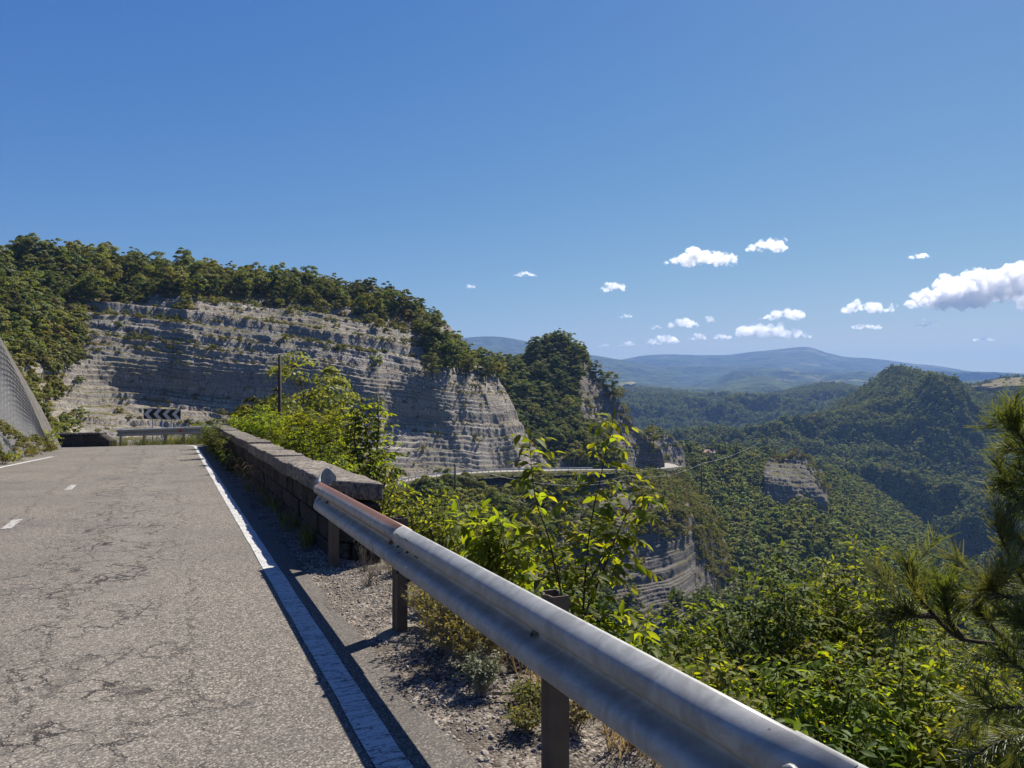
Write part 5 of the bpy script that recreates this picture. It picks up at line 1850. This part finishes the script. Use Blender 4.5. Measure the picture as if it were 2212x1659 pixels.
# shrubs filling the lower right, rooted on the slope behind the rail
def slope_point(u, d):
    """ground under the picture column u at distance d"""
    x = (u - CX) / F * d
    v = Vector((x, d, 0)) - RO
    s, l = v.dot(RT), v.dot(RR)
    return rp(s, l, slope_z(s, l) - 0.05)
shrubs = [
    # u of root, distance, tips (u, v, d), leaf size, label
    (1480, 5.2, [(1450, 1330, 5.0), (1500, 1300, 5.4), (1440, 1420, 4.9)], 0.075, 'narrow shrub with arching tips in front of the layered spur'),
    (1600, 5.4, [(1605, 1235, 5.4), (1640, 1290, 5.1), (1560, 1330, 5.6), (1585, 1400, 5.0)], 0.075, 'shrub with one long arching tip against the dark wood'),
    (1720, 5.2, [(1690, 1180, 5.2), (1745, 1215, 5.4), (1720, 1270, 4.9), (1650, 1300, 5.2), (1770, 1330, 5.0)], 0.078, 'tall yellowing shrub with a dark forked stem behind the rail'),
    (1860, 5.6, [(1850, 1165, 5.7), (1900, 1190, 5.6), (1800, 1210, 5.7), (1870, 1290, 5.3), (1930, 1330, 5.4)], 0.075, 'feathery tall shrub standing left of the low pine branch'),
    (1640, 4.2, [(1600, 1460, 4.2), (1680, 1430, 4.2), (1560, 1480, 4.3), (1730, 1490, 4.0)], 0.085, 'dense shrub low behind the rail with golden leaves'),
    (1800, 4.2, [(1790, 1400, 4.3), (1850, 1450, 4.1), (1740, 1450, 4.4), (1900, 1500, 4.1)], 0.082, 'dense green shrub low behind the rail below the feathery shrub'),
    (1960, 4.4, [(1950, 1400, 4.5), (2010, 1440, 4.4), (1900, 1440, 4.5), (2060, 1500, 4.3)], 0.082, 'leafy shrub under the bare twisted pine twigs'),
    (2120, 4.2, [(2090, 1450, 4.3), (2150, 1480, 4.2), (2200, 1440, 4.4), (2060, 1540, 4.0)], 0.085, 'pale shining shrub under the pine by the picture edge'),
    (2260, 4.4, [(2240, 1450, 4.4), (2290, 1500, 4.3), (2200, 1520, 4.2)], 0.085, 'shrub half out of the picture below the pine'),
    (1520, 3.9, [(1490, 1470, 4.0), (1540, 1440, 4.1), (1450, 1490, 4.0), (1580, 1500, 3.9)], 0.085, 'broad leaved shrub close behind the bright rail top'),
    (2000, 6.6, [(1990, 1270, 6.6), (2040, 1310, 6.4), (1950, 1320, 6.7), (2090, 1340, 6.5)], 0.080, 'shrub further down the slope behind the pine branches'),
    (1420, 6.6, [(1400, 1350, 6.6), (1450, 1380, 6.5), (1360, 1390, 6.6)], 0.080, 'dark shrub down the slope left of the layered spur'),
    (1500, 7.4, [(1490, 1360, 7.4), (1540, 1380, 7.2), (1440, 1400, 7.5), (1590, 1360, 7.6)], 0.085, 'dark leafy shrub at the foot of the layered spur'),
    (1700, 7.4, [(1690, 1320, 7.4), (1750, 1300, 7.2), (1640, 1350, 7.5), (1800, 1320, 7.6)], 0.085, 'dark shrub behind the yellowing shrub'),
    (1880, 7.6, [(1870, 1320, 7.6), (1930, 1330, 7.4), (1810, 1340, 7.5), (1990, 1360, 7.6)], 0.085, 'dark shrub down the slope behind the feathery shrub'),
]
shrubs += [
    (1560, 6.2, [(1530, 1290, 6.2), (1590, 1310, 6.0), (1620, 1350, 6.2), (1500, 1380, 6.0)], 0.080, 'bushy shrub filling the gap before the layered spur foot'),
    (1680, 5.8, [(1660, 1240, 5.9), (1710, 1290, 5.7), (1630, 1320, 5.8), (1750, 1270, 5.9)], 0.080, 'leafy shrub crowding the left side of the yellowing shrub'),
    (1790, 5.9, [(1780, 1250, 6.0), (1830, 1230, 5.9), (1760, 1310, 5.8), (1860, 1340, 5.7)], 0.080, 'leafy shrub between the yellowing and the feathery shrub'),
    (1920, 5.6, [(1890, 1290, 5.7), (1940, 1300, 5.6), (1980, 1370, 5.5), (1870, 1360, 5.5)], 0.080, 'leafy shrub at the tip of the low pine branch'),
    (1700, 4.9, [(1690, 1380, 4.9), (1740, 1390, 4.8), (1640, 1400, 4.9), (1780, 1420, 4.8)], 0.080, 'bright shrub in the middle of the thicket behind the rail'),
    (1880, 4.9, [(1860, 1370, 4.9), (1910, 1400, 4.8), (1830, 1420, 4.9), (1950, 1430, 4.8)], 0.080, 'bright shrub in the thicket under the twisted pine twigs'),
    (2050, 5.0, [(2030, 1400, 5.0), (2090, 1420, 4.9), (2000, 1460, 5.0), (2140, 1440, 4.9)], 0.080, 'bright shrub in the thicket right under the pine'),
]
for u, d, tips, size, lab in shrubs:
    d *= 1.15; size *= 1.08
    tips = [(a_, b_, c_ * 1.15) for a_, b_, c_ in tips]
    b = slope_point(u, d)
    st = []
    for tu, tv, td in tips:
        tip = P(tu, tv, td)
        m = b.lerp(tip, 0.55) + Vector((RS.uniform(-.08, .08), RS.uniform(-.08, .08), 0.12 + 0.12 * (tip - b).length * 0.3))
        pre = tip + (m - tip) * 0.22 + Vector((0, 0, 0.05))
        st.append([b + Vector((RS.uniform(-.08, .08), RS.uniform(-.08, .08), 0)), b.lerp(m, 0.5) + Vector((RS.uniform(-.05, .05), RS.uniform(-.05, .05), 0)), m, pre, tip])
        if RS.random() < 0.8:
            tip2 = tip + Vector((RS.uniform(-.3, .3), RS.uniform(-.2, .2), RS.uniform(-.4, -.12)))
            st.append([b.lerp(m, 0.4), m + Vector((RS.uniform(-.1, .1), RS.uniform(-.1, .1), -.05)), tip2])
    dark = 'dark' in lab
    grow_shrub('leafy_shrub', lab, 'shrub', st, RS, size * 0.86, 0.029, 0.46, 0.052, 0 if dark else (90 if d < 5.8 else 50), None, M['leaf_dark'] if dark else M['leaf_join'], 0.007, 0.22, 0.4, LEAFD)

# mass of leaves on the slope under the shrubs
def slope_cover(n, s_rng, l_rng, size, hgt, seed):
    rr = np.random.default_rng(seed)
    out = []
    while len(out) < n:
        s = rr.uniform(*s_rng); l = rr.uniform(*l_rng)
        k = fbm(np.array([s * 0.9, l * 0.9, 2.0]), 3, seed)
        if k < -0.25: continue
        h = hgt * (0.5 + 0.9 * max(0, k + 0.3)) * rr.random() ** 0.5
        p = rp(s, l, slope_z(s, l) + h)
        d = Vector((rr.normal(), rr.normal(), rr.normal() * 0.35 - 0.1)).normalized()
        out.append((p, d, Vector((rr.normal() * 0.5, rr.normal() * 0.5, 1)).normalized(), size * rr.uniform(0.6, 1.3)))
    return out
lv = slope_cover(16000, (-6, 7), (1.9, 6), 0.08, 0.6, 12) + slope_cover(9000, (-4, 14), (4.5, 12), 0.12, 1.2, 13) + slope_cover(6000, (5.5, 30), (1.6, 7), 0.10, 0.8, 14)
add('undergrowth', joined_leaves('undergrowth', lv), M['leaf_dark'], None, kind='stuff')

# ------------------------------------------------------------------ pine at the right
def needles(path, rr, n, L, out):
    for _ in range(n):
        f = rr.random() ** 0.8 * (len(path) - 1.001)
        i = int(f)
        p = path[i].lerp(path[i + 1], f - i)
        d = (path[i + 1] - path[i]).normalized()
        o1 = d.cross(Vector((0.2, 0.9, 0.3))).normalized(); o2 = d.cross(o1)
        a = rr.uniform(0, 6.28)
        r_ = (o1 * math.cos(a) + o2 * math.sin(a))
        nd = (d * rr.uniform(0.7, 1.5) + r_ * rr.uniform(0.4, 0.9)).normalized()
        out.append((p, nd, r_.cross(nd), L * rr.uniform(0.7, 1.15)))
NT_V = np.array([(-0.011, 0, 0), (0.011, 0, 0), (0.008, 0.55, 0.02), (0.0, 1.0, 0.0), (-0.008, 0.55, 0.02)], float)
NT_F = np.array([(0, 1, 2, 4)], int)
NT_F3 = np.array([(4, 2, 3)], int)
def joined_needles(name, leaves):
    me1 = joined_leaves(name, leaves, NT_V, NT_F)
    return me1
NT_V2 = np.array([(-0.020, 0, 0), (0.020, 0, 0), (0.010, 1.0, -0.04), (-0.010, 1.0, -0.04)], float)
NT_F2 = np.array([(0, 1, 2, 3)], int)
def pine():
    rr = random.Random(5)
    base = slope_point(2420, 3.9)
    t = thing('pine_tree', 'dark long needled pine reaching in from the right beside the rail', 'tree', base)
    mb = MB()
    top = P(2380, 700, 3.9)
    mb.tube([base - base + Vector((0, 0, -0.3)), base.lerp(top, 0.5) - base, top - base], [0.10, 0.08, 0.05], 10)
    add('trunk', mb.mesh('trunk', True), M['bark'], t)
    boughs = [
        # (start, bends..., tip), needled shoots follow
        [(2395, 1090, 3.9), (2290, 1060, 3.75), (2222, 1005, 3.65), (2178, 945, 3.6), (2145, 895, 3.55)],
        [(2290, 1060, 3.75), (2235, 1010, 3.7), (2212, 985, 3.6)],
        [(2395, 1200, 3.9), (2300, 1160, 3.8), (2210, 1120, 3.75), (2160, 1060, 3.7), (2135, 1035, 3.65)],
        [(2300, 1160, 3.8), (2240, 1080, 3.7), (2190, 1040, 3.6)],
        [(2395, 1330, 3.9), (2300, 1320, 3.75), (2215, 1290, 3.65), (2160, 1215, 3.6), (2122, 1130, 3.55)],
        [(2300, 1320, 3.75), (2240, 1250, 3.6), (2215, 1180, 3.55)],
        [(2215, 1290, 3.65), (2150, 1290, 3.5), (2105, 1270, 3.45)],
        [(2395, 1440, 3.9), (2280, 1420, 3.8), (2160, 1395, 3.75), (2050, 1380, 3.7), (1990, 1330, 3.65), (1945, 1270, 3.6), (1930, 1215, 3.6)],
        [(2050, 1380, 3.7), (2020, 1330, 3.65), (2010, 1265, 3.6)],
        [(2160, 1395, 3.75), (2110, 1350, 3.7), (2080, 1310, 3.65)],
        [(1990, 1330, 3.65), (1955, 1330, 3.55), (1925, 1320, 3.5)],
        [(2395, 1560, 3.9), (2260, 1560, 3.7), (2160, 1590, 3.6), (2060, 1640, 3.5)],
        [(2260, 1560, 3.7), (2180, 1530, 3.6), (2110, 1530, 3.5)],
        [(2395, 1480, 3.9), (2280, 1470, 3.6), (2190, 1450, 3.5), (2130, 1400, 3.45)],
        [(2395, 1000, 3.9), (2320, 960, 3.8), (2262, 900, 3.7)],
        [(2395, 1380, 3.8), (2300, 1380, 3.6), (2225, 1380, 3.45), (2170, 1340, 3.4)],
    ]
    tot = 0
    for bi, bo in enumerate(boughs):
        pts = [P(q[0] + 28, q[1], q[2]) for q in bo]
        arr = pchip(np.arange(len(pts)), np.array([p[:] for p in pts]), np.linspace(0, len(pts) - 1, 5 * len(pts)))
        pts = [Vector(p.tolist()) for p in arr]
        n = len(pts)
        mb = MB()
        mb.tube([p - base for p in pts], [0.016 * (1 - 0.72 * i / (n - 1)) for i in range(n)], 6)
        br = add('branch', mb.mesh('branch', True), M['twig'], t)
        nl = []
        k0 = int(n * (0.45 if bi not in (7,) else 0.66))
        needles(pts[k0:], rr, 190, 0.112, nl)
        # side shoots
        for k in range(7):
            i = int(n * rr.uniform(0.45, 0.95)); i = min(i, n - 2)
            d = (pts[i + 1] - pts[i]).normalized()
            o = Vector((rr.gauss(0, 1), rr.gauss(0, 0.6), rr.gauss(0.3, 0.7)))
            e = pts[i] + (d * 0.8 + o.normalized() * 0.8).normalized() * rr.uniform(0.10, 0.24)
            sh = bez(pts[i], pts[i].lerp(e, 0.5) + d * 0.03, e, 4)
            needles(sh, rr, 66, 0.102, nl)
        rel = [(l[0] - base, l[1], l[2], l[3]) for l in nl]
        add('needles', joined_leaves('needles', rel, NT_V2, NT_F2), M['needle'], br, kind='stuff')
pine()

# ------------------------------------------------------------------ plants behind and before the parapet
def bush_on(s, l, h, w, label, rr, size, nst=7, leafm=None, name='leafy_shrub', cat='shrub', nobj=0, gap=0.04, twig=None, bark=None, tg=0.09):
    b = rp(s, l, slope_z(s, l) if l > 0 else 0.0)
    st = []
    for k in range(nst):
        a = rr.uniform(0, 6.28); r_ = w * math.sqrt(rr.random())
        tip = b + Vector((math.cos(a) * r_, math.sin(a) * r_, h * rr.uniform(0.65, 1.05)))
        m = b.lerp(tip, 0.55) + Vector((0, 0, h * 0.1))
        st.append([b, m, tip])
    return grow_shrub(name, label, cat, st, rr, size, gap * 0.75, twig or h * 0.34, tg * 0.7, nobj, None, leafm or M['leaf_join'], 0.012, 0.15, 0.3, None, bark=bark)
RB = random.Random(31)
# bright sapling group
b = P(770, 1075, 16.0); b2 = P(700, 1060, 17.0)
grow_shrub('young_tree', 'bright yellow green young tree rising behind the parapet', 'tree',
    [[P(795, 1090, 16), P(800, 1000, 16), P(790, 930, 16), P(778, 865, 16)], [P(800, 1090, 16.2), P(812, 990, 16.2), P(818, 920, 16.2), P(815, 870, 16.3)],
     [P(790, 1090, 15.8), P(775, 1000, 15.8), P(765, 940, 15.9), P(770, 900, 16)], [P(800, 1095, 15.5), P(835, 1040, 15.5), P(850, 1010, 15.4)],
     [P(790, 1090, 15.8), P(820, 1020, 15.6), P(830, 980, 15.6)], [P(790, 1090, 16), P(740, 1010, 16), P(735, 960, 16)]],
    RB, 0.17, 0.05, 0.62, 0.065, 90, None, M['leaf_join'], 0.028, 0.1, 0.3)
grow_shrub('young_tree', 'yellow green young tree with a bare dark stem left of the brighter one', 'tree',
    [[P(722, 1060, 17.5), P(722, 990, 17.5), P(730, 930, 17.5), P(738, 880, 17.5)], [P(722, 1000, 17.5), P(700, 940, 17.5), P(690, 900, 17.5)], [P(722, 1000, 17.5), P(755, 950, 17.5), P(760, 905, 17.5)],
     [P(722, 1040, 17.5), P(690, 1000, 17.6), P(675, 965, 17.7)]],
    RB, 0.15, 0.05, 0.6, 0.08, 40, None, M['leaf_join'], 0.03, 0.3, 0.3)
# dark broad tree next to the tall pole
dk = thing('broad_tree', 'dark broad tree growing around the tall wooden pole', 'tree', P(665, 990, 42.5))
cm, cc = crown_mesh('crown', 303, 5.9, 3.0, 0.0, 62, 150, 0.10, 'round', M['oak'])
add('trunk', trunk_mesh('trunk', 303, 5.6, 3.0, 0.4, cc, 0.09, M['bark']), None, dk); add('crown', cm, None, dk)
dk2 = thing('broad_tree', 'smaller dark tree with a gap of rock showing left of the tall wooden pole', 'tree', P(575, 985, 42.5))
cm, cc = crown_mesh('crown', 304, 4.4, 1.6, 0.0, 34, 130, 0.10, 'round', M['oak'])
add('trunk', trunk_mesh('trunk', 304, 4.1, 1.5, 0.4, cc, 0.07, M['bark']), None, dk2); add('crown', cm, None, dk2)
bl = [(27.5, 1.7, 1.75, 0.8, 'green shrub at the far end of the parapet below the rail'), (24.5, 1.8, 1.65, 0.8, 'yellowish shrub behind the far capstones'), (21.5, 1.9, 1.75, 0.8, 'olive shrub behind the parapet left of the dark tree'),
      (19.0, 1.8, 1.5, 0.8, 'tawny low shrub over the middle of the parapet'), (16.4, 2.0, 2.0, 0.85, 'feathery green shrub behind the parapet below the dark tree'), (13.8, 1.9, 1.7, 0.7, 'green shrub behind the parapet beside the bare stem'),
      (26, 3.2, 2.5, 1.0, 'tall olive shrub further behind the parapet end'), (22.5, 3.4, 2.4, 1.0, 'broad shrub in front of the tall wooden pole'), (18.0, 3.6, 2.6, 1.0, 'shrub between the dark tree and the bare stem'), (11.6, 1.75, 1.35, 0.6, 'leafy shrub at the foot of the bright young tree'),
      (9.2, 1.7, 1.2, 0.6, 'bright low shrub spilling over the near parapet'), (7.0, 1.65, 1.0, 0.5, 'low bright shrub behind the skewed parapet end'), (5.2, 1.7, 0.85, 0.5, 'yellow green shrub right of the parapet end'), (4.1, 1.6, 0.8, 0.5, 'yellow green shrub behind the rusty rail'), (2.9, 1.7, 0.75, 0.5, 'low yellow green shrub behind the rail joint')]
for s, l, h, w, lab in bl:
    bush_on(s, l, h, w, lab, RB, 0.095 if s > 12 else 0.07, 12, M['leaf_join'] if 'taw' not in lab else M['green_grass'])
# shrubs below the chevron board
for s, l, h, w, lab in ((31.5, 2.4, 1.5, 0.8, 'yellow green shrub under the right part of the chevron board'), (33.6, 2.6, 1.5, 0.9, 'leafy shrub under the chevron board posts'), (35.4, 2.4, 1.2, 0.8, 'shrub left of the chevron board'), (29.8, 2.2, 1.5, 0.8, 'shrub behind the right end of the bend guardrail')):
    bush_on(s, l, h, w, lab, RB, 0.10, 8)
# weeds in front of the parapet
for s, l, h, w, lab in ((24.0, 0.40, 1.0, 0.40, 'dark weed bush at the far foot of the parapet'), (21.2, 0.36, 1.0, 0.42, 'leafy weed bush against the parapet face'), (18.6, 0.38, 0.75, 0.36, 'weed with sunlit top leaves by the parapet foot'), (15.8, 0.40, 0.55, 0.32, 'small weed in the parapet shade'), (26.4, 0.42, 1.0, 0.42, 'weed bush where the parapet meets the bend rail')):
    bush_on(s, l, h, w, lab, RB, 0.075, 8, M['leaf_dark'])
# weeds at the foot of the netted cutting
for k, (u, v, d, h, lab) in enumerate(((112, 978, 28.3, 0.9, 'green shrub at the corner of the netted cutting'), (95, 985, 26.8, 0.35, 'dry weed tuft at the foot of the net'), (30, 1003, 22.0, 0.35, 'green weed along the foot of the net'), (5, 1010, 20.8, 0.4, 'leafy weed at the left picture edge'))):
    b = P(u, v, d)
    st = [[b, b + Vector((RB.uniform(-.2, .2), RB.uniform(-.2, .2), h * 0.6)), b + Vector((RB.uniform(-.4, .4), RB.uniform(-.3, .3), h * RB.uniform(0.7, 1.05)))] for _ in range(8)]
    grow_shrub('weed', lab, 'shrub', st, RB, 0.09, 0.05, h * 0.35, 0.1, 0, None, M['leaf_join'], 0.008, 0.1)

# ------------------------------------------------------------------ grasses
def blades(spots, rr, L, w, spread, n):
    V, Fc = [], []
    for c, k in spots:
        for _ in range(n):
            a = rr.uniform(0, 6.28)
            b = c + Vector((math.cos(a), math.sin(a), 0)) * rr.uniform(0, spread)
            ll = L * k * rr.uniform(0.5, 1.2)
            lean = Vector((rr.gauss(0, .45), rr.gauss(0, .45), 0))
            p1 = b + Vector((0, 0, ll * 0.55)) + lean * ll * 0.3
            p2 = b + Vector((0, 0, ll * 0.9)) + lean * ll * 0.9
            sd = Vector((math.cos(a * 3), math.sin(a * 3), 0)) * w
            i = len(V)
            V += [(b - sd)[:], (b + sd)[:], (p1 + sd * 0.8)[:], (p1 - sd * 0.8)[:], (p2 + sd * 0.15)[:], (p2 - sd * 0.15)[:]]
            Fc += [(i, i + 1, i + 2, i + 3), (i + 3, i + 2, i + 4, i + 5)]
    return np_mesh('grass', np.array(V), np.array(Fc))
def sp(s0, s1, l0, l1, n, rr, k=1.0):
    out = []
    for _ in range(n):
        s, l = rr.uniform(s0, s1), rr.uniform(l0, l1)
        out.append((rp(s, l, slope_z(s, l) if l > 0.3 else 0.01), k * rr.uniform(0.6, 1.3)))
    return out
RG = random.Random(77)
add('grass', blades(sp(5.4, 28, 0.46, 0.64, 110, RG) , RG, 0.22, 0.004, 0.08, 14), M['green_grass'], None, kind='stuff')
add('grass', blades(sp(-3.5, 4.6, 1.0, 1.7, 260, RG), RG, 0.22, 0.0028, 0.09, 16), M['dry_grass'], None, kind='stuff')
add('grass', blades(sp(-3.5, 4.6, 1.15, 1.9, 200, RG), RG, 0.24, 0.003, 0.09, 16), M['green_grass'], None, kind='stuff')
add('grass', blades(sp(28, 37.6, 0.65, 1.9, 260, RG), RG, 0.38, 0.006, 0.15, 14), M['green_grass'], None, kind='stuff')
add('grass', blades([(rp(RG.uniform(8, 27), RG.uniform(-6.9, -5.7) + 0.6 * 0, 0.02), RG.uniform(0.5, 1.2)) for _ in range(240)], RG, 0.16, 0.005, 0.15, 12), M['green_grass'], None, kind='stuff')
# dry shrub by the post footing and the tufts before it
def wiry(s, l, h, w, n, label, mat, rr, name='dry_shrub', leaves=True, cat='plant'):
    b = rp(s, l, slope_z(s, l))
    t = thing(name, label, cat, b)
    mb = MB(); lv = []
    for k in range(n):
        a = rr.uniform(0, 6.28); r_ = w * rr.random() ** 0.6
        tip = Vector((math.cos(a) * r_, math.sin(a) * r_, h * rr.uniform(0.55, 1.05)))
        m = tip * 0.5 + Vector((0, 0, h * 0.12)) + Vector((rr.gauss(0, .02), rr.gauss(0, .02), 0))
        path = bez(Vector((rr.gauss(0, .02), rr.gauss(0, .02), 0)), m, tip, 5)
        mb.tube(path, [0.0026, 0.0022, 0.0018, 0.0015, 0.0012, 0.0008], 3)
        for q in range(3):
            i = rr.randint(2, 4)
            e = path[i] + Vector((rr.gauss(0, .05), rr.gauss(0, .05), rr.uniform(0.02, .09)))
            mb.tube([path[i], e], [0.0012, 0.0007], 3)
            if leaves:
                for z in range(8):
                    p = path[i].lerp(e, rr.random())
                    lv.append((p, Vector((rr.gauss(0, 1), rr.gauss(0, 1), rr.gauss(0.4, .6))).normalized(), Vector((rr.gauss(0, 1), rr.gauss(0, 1), 1)).normalized(), rr.uniform(0.014, 0.030)))
    add('stem', mb.mesh('stem'), M['twig_pale'], t, kind='stuff')
    if lv: add('foliage', joined_leaves('foliage', lv), mat, t, kind='stuff')
    return t
RW2 = random.Random(8)
M['leaf_olive'] = leaf_mat('wiry_leaves', (0.12, 0.125, 0.03), (0.27, 0.245, 0.085), 0.4, (1.4, 1.3, 0.6), 0.01, True, 0.1)
wiry(1.62, 0.80, 0.46, 0.36, 150, 'wiry olive shrub with dry seed heads under the rail beside the footing', M['leaf_olive'], RW2)
wiry(1.12, 0.78, 0.50, 0.40, 170, 'wiry yellow green shrub under the middle of the bright rail', M['leaf_olive'], RW2)
wiry(0.72, 0.70, 0.20, 0.13, 70, 'silvery grey tuft on the gravel under the rail', leaf_mat('silver_leaves', (0.12, 0.14, 0.08), (0.21, 0.23, 0.14), 0.3, (1.1, 1.1, 0.9), 0.03), RW2)
wiry(2.05, 0.86, 0.40, 0.26, 90, 'dry brown shrub just behind the post on its footing', M['dry_grass'], RW2)
wiry(3.55, 0.72, 0.22, 0.18, 26, 'small brown dry weed on the gravel before the parapet end', M['dry_grass'], RW2, leaves=False)
wiry(4.2, 0.85, 0.40, 0.16, 16, 'bare pale stalks standing before the parapet end', M['dry_grass'], RW2, leaves=False)
wiry(0.05, 0.92, 0.16, 0.14, 40, 'low reddish dry weed beside the near post', M['dry_grass'], RW2)
wiry(0.15, 0.70, 0.07, 0.10, 40, 'small green weed flat on the gravel near the near post', M['green_grass'], RW2)
wiry(0.45, 0.88, 0.07, 0.14, 40, 'creeping green weed beside the dry stick', M['green_grass'], RW2)
for s, l, h in ((14.5, 0.42, 0.8), (13.2, 0.40, 0.75), (11.6, 0.44, 0.6), (10.2, 0.42, 0.5), (17.6, 0.36, 0.85), (18.3, 0.3, 0.8), (20.4, 0.3, 0.8)):
    pass
# arching dry grass stalks in front of the parapet
mb = MB()
for k in range(46):
    s = RW2.choice([19.5, 20.2, 18.8, 14.5, 13.0, 11.5, 10.4, 9.6]) + RW2.gauss(0, .25); l = 0.42 + RW2.gauss(0, .05)
    b = rp(s, l, 0); h = RW2.uniform(0.35, 0.75)
    dr = (RT * RW2.gauss(-0.2, 0.5) - RR * RW2.uniform(0.1, 0.6))
    path = bez(b, b + Vector((0, 0, h * 1.2)) + dr * h * 0.2, b + Vector((0, 0, h * 0.85)) + dr * h * 0.8, 6)
    mb.tube(path, [0.004, 0.0035, 0.003, 0.003, 0.0045, 0.005, 0.002], 3)
add('dry_stalks', mb.mesh('dry_stalks'), M['dry_grass'], None, kind='stuff')
# dry weeds and brambles over the foot of the net
pw, uw, vw = N.scatter(110, lambda u, v, nz, p: (u > -140) * (u < 110) * (v > np.interp(u, [-140, 0, 60, 104], [900, 925, 945, 966])), np.random.default_rng(6))
pw = pw + np.array([0.5, -0.5, 0.1])
instancer('net_foot_weeds', pw, np.random.default_rng(7).uniform(0.04, 0.10, len(pw)), scrubp, 71)
add('grass', blades([(Vector(q.tolist()), RG.uniform(0.6, 1.4)) for q in pw[::2]], RG, 0.20, 0.006, 0.25, 10), M['dry_grass'], None, kind='stuff')
# stick on the gravel
mb = MB()
a = [rp(0.62, 0.72, 0.03), rp(0.55, 0.82, 0.04), rp(0.45, 0.95, 0.035), rp(0.30, 1.1, 0.03)]
mb.tube(a, [0.012, 0.010, 0.008, 0.004], 6)
mb.tube([a[1], rp(0.62, 0.95, 0.05), rp(0.55, 1.05, 0.04)], [0.007, 0.005, 0.003], 5)
add('dry_stick', mb.mesh('dry_stick', True), M['twig_pale'], None, 'pale dry stick lying on the gravel before the silvery tuft', 'stick')
# ------------------------------------------------------------------ clouds, far outside the haze
M_c = NT('cloud_vapour')
cv = M_c.n('ShaderNodeVolumePrincipled')
cv.inputs['Color'].default_value = (0.995, 0.995, 0.995, 1)
cv.inputs['Density'].default_value = 0.018
cv.inputs['Anisotropy'].default_value = 0.5
cn = M_c.noise(M_c.pos(), 0.011, 6.0, 0.62)
M_c.l(M_c.math('MULTIPLY', M_c.math('MULTIPLY_ADD', cn, 6.0, -2.55, clamp=True), 0.026), cv.inputs['Density'])
M_c.l(cv.outputs[0], M_c.out.inputs['Volume'])
CD = 9600.0
def cloud(u0, u1, vt, vb, seed, label, dens=1.0, n=None, peak=0.5):
    rr = random.Random(seed)
    a, b = P(u0, vb, CD), P(u1, vb, CD)
    W = (b - a).length
    H = (P(u0, vt, CD) - a).z
    c = (a + b) / 2
    n = n or max(14, int(W / H * 13))
    bm = bmesh.new()
    for k in range(n):
        f = rr.random()
        env = max(0.12, 1 - abs((f - peak) / max(peak, 1 - peak)) ** 2.0)
        top = H * env * rr.uniform(0.75, 1.05)
        x = (f - 0.5) * W * 0.92
        big = rr.random() < 0.4
        r_ = top * (rr.uniform(0.30, 0.46) if big else rr.uniform(0.14, 0.28))
        r_ = max(r_, H * 0.08)
        z = rr.uniform(r_ * 0.6, max(r_ * 0.7, top - r_))
        y = rr.uniform(-0.5, 0.5) * W * 0.3
        bmesh.ops.create_icosphere(bm, subdivisions=2, radius=r_, matrix=Matrix.Translation((x, y, z)) @ Matrix.Diagonal((1.25, 1.2, 0.9, 1)))
    me = bpy.data.meshes.new('cloud'); bm.to_mesh(me); bm.free()
    o = add('cloud', me, M_c.mat, None, label, 'cloud', None, None, c)
    m = o.modifiers.new('merge', 'REMESH'); m.mode = 'VOXEL'; m.voxel_size = max(H / 44, W / 200)
    for sc_, st_ in ((H * 0.5, H * 0.34), (H * 0.2, H * 0.2), (H * 0.08, H * 0.1)):
        tx = bpy.data.textures.new('billow', 'CLOUDS'); tx.noise_scale = sc_; tx.noise_depth = 3
        d = o.modifiers.new('billow', 'DISPLACE'); d.texture = tx; d.strength = st_; d.mid_level = 0.55; d.texture_coords = 'LOCAL'
    return o
clouds = [
    (1428, 1606, 524, 572, 'wide bright cloud, largest of those high in the middle of the sky', 0.5), (1606, 1700, 507, 542, 'slanting wispy cloud just right of the wide high one', 0.7),
    (1292, 1354, 601, 628, 'small lone white cloud high above the cone', 0.5), (1956, 2010, 544, 558, 'thin flat cloud alone above the great cumulus', 0.5),
    (1806, 1922, 641, 676, 'white cloud touching the left foot of the great cumulus', 0.5), (1930, 2400, 545, 664, 'great cumulus with a grey base at the right', 0.5),
    (1590, 1760, 692, 728, 'long low cloud just above the highest skyline peak', 0.3), (1634, 1742, 661, 690, 'puffy cloud stacked above the long low one', 0.65),
    (1436, 1510, 684, 708, 'puffy cloud left of the tiny round one', 0.55), (1518, 1546, 680, 696, 'tiny round cloud between two puffy ones', 0.5),
    (1390, 1468, 718, 742, 'low puffy cloud above the dip of the far mountains', 0.6), (1486, 1528, 714, 734, 'small low cloud right of the low puffy one', 0.5),
    (1534, 1588, 718, 733, 'small flat low cloud left of the long low one', 0.5), (1332, 1378, 734, 748, 'small low cloud beside the cone shoulder', 0.5),
    (1334, 1370, 674, 686, 'tiny cloud below the small lone white one', 0.5), (1836, 1920, 697, 711, 'faint flat pair of puffs above the long ridge', 0.4),
    (1972, 2026, 686, 704, 'small white cloud below the great cumulus', 0.5), (2096, 2152, 723, 737, 'small low cloud near the right horizon', 0.5),
    (1100, 1165, 584, 597, 'faint thin wisp above the cliff shoulder', 0.5), (1402, 1432, 699, 711, 'very small puff left of the puffy cloud', 0.5),
    (998, 1028, 611, 623, 'faint wisp right of the cliff crest', 0.6), (1290, 1322, 741, 749, 'faint low puff at the cone edge', 0.5),
]
for k, (u0, u1, vt, vb, lab, pk) in enumerate(clouds):
    cloud(u0, u1, vt, vb, 500 + k, lab, peak=pk)
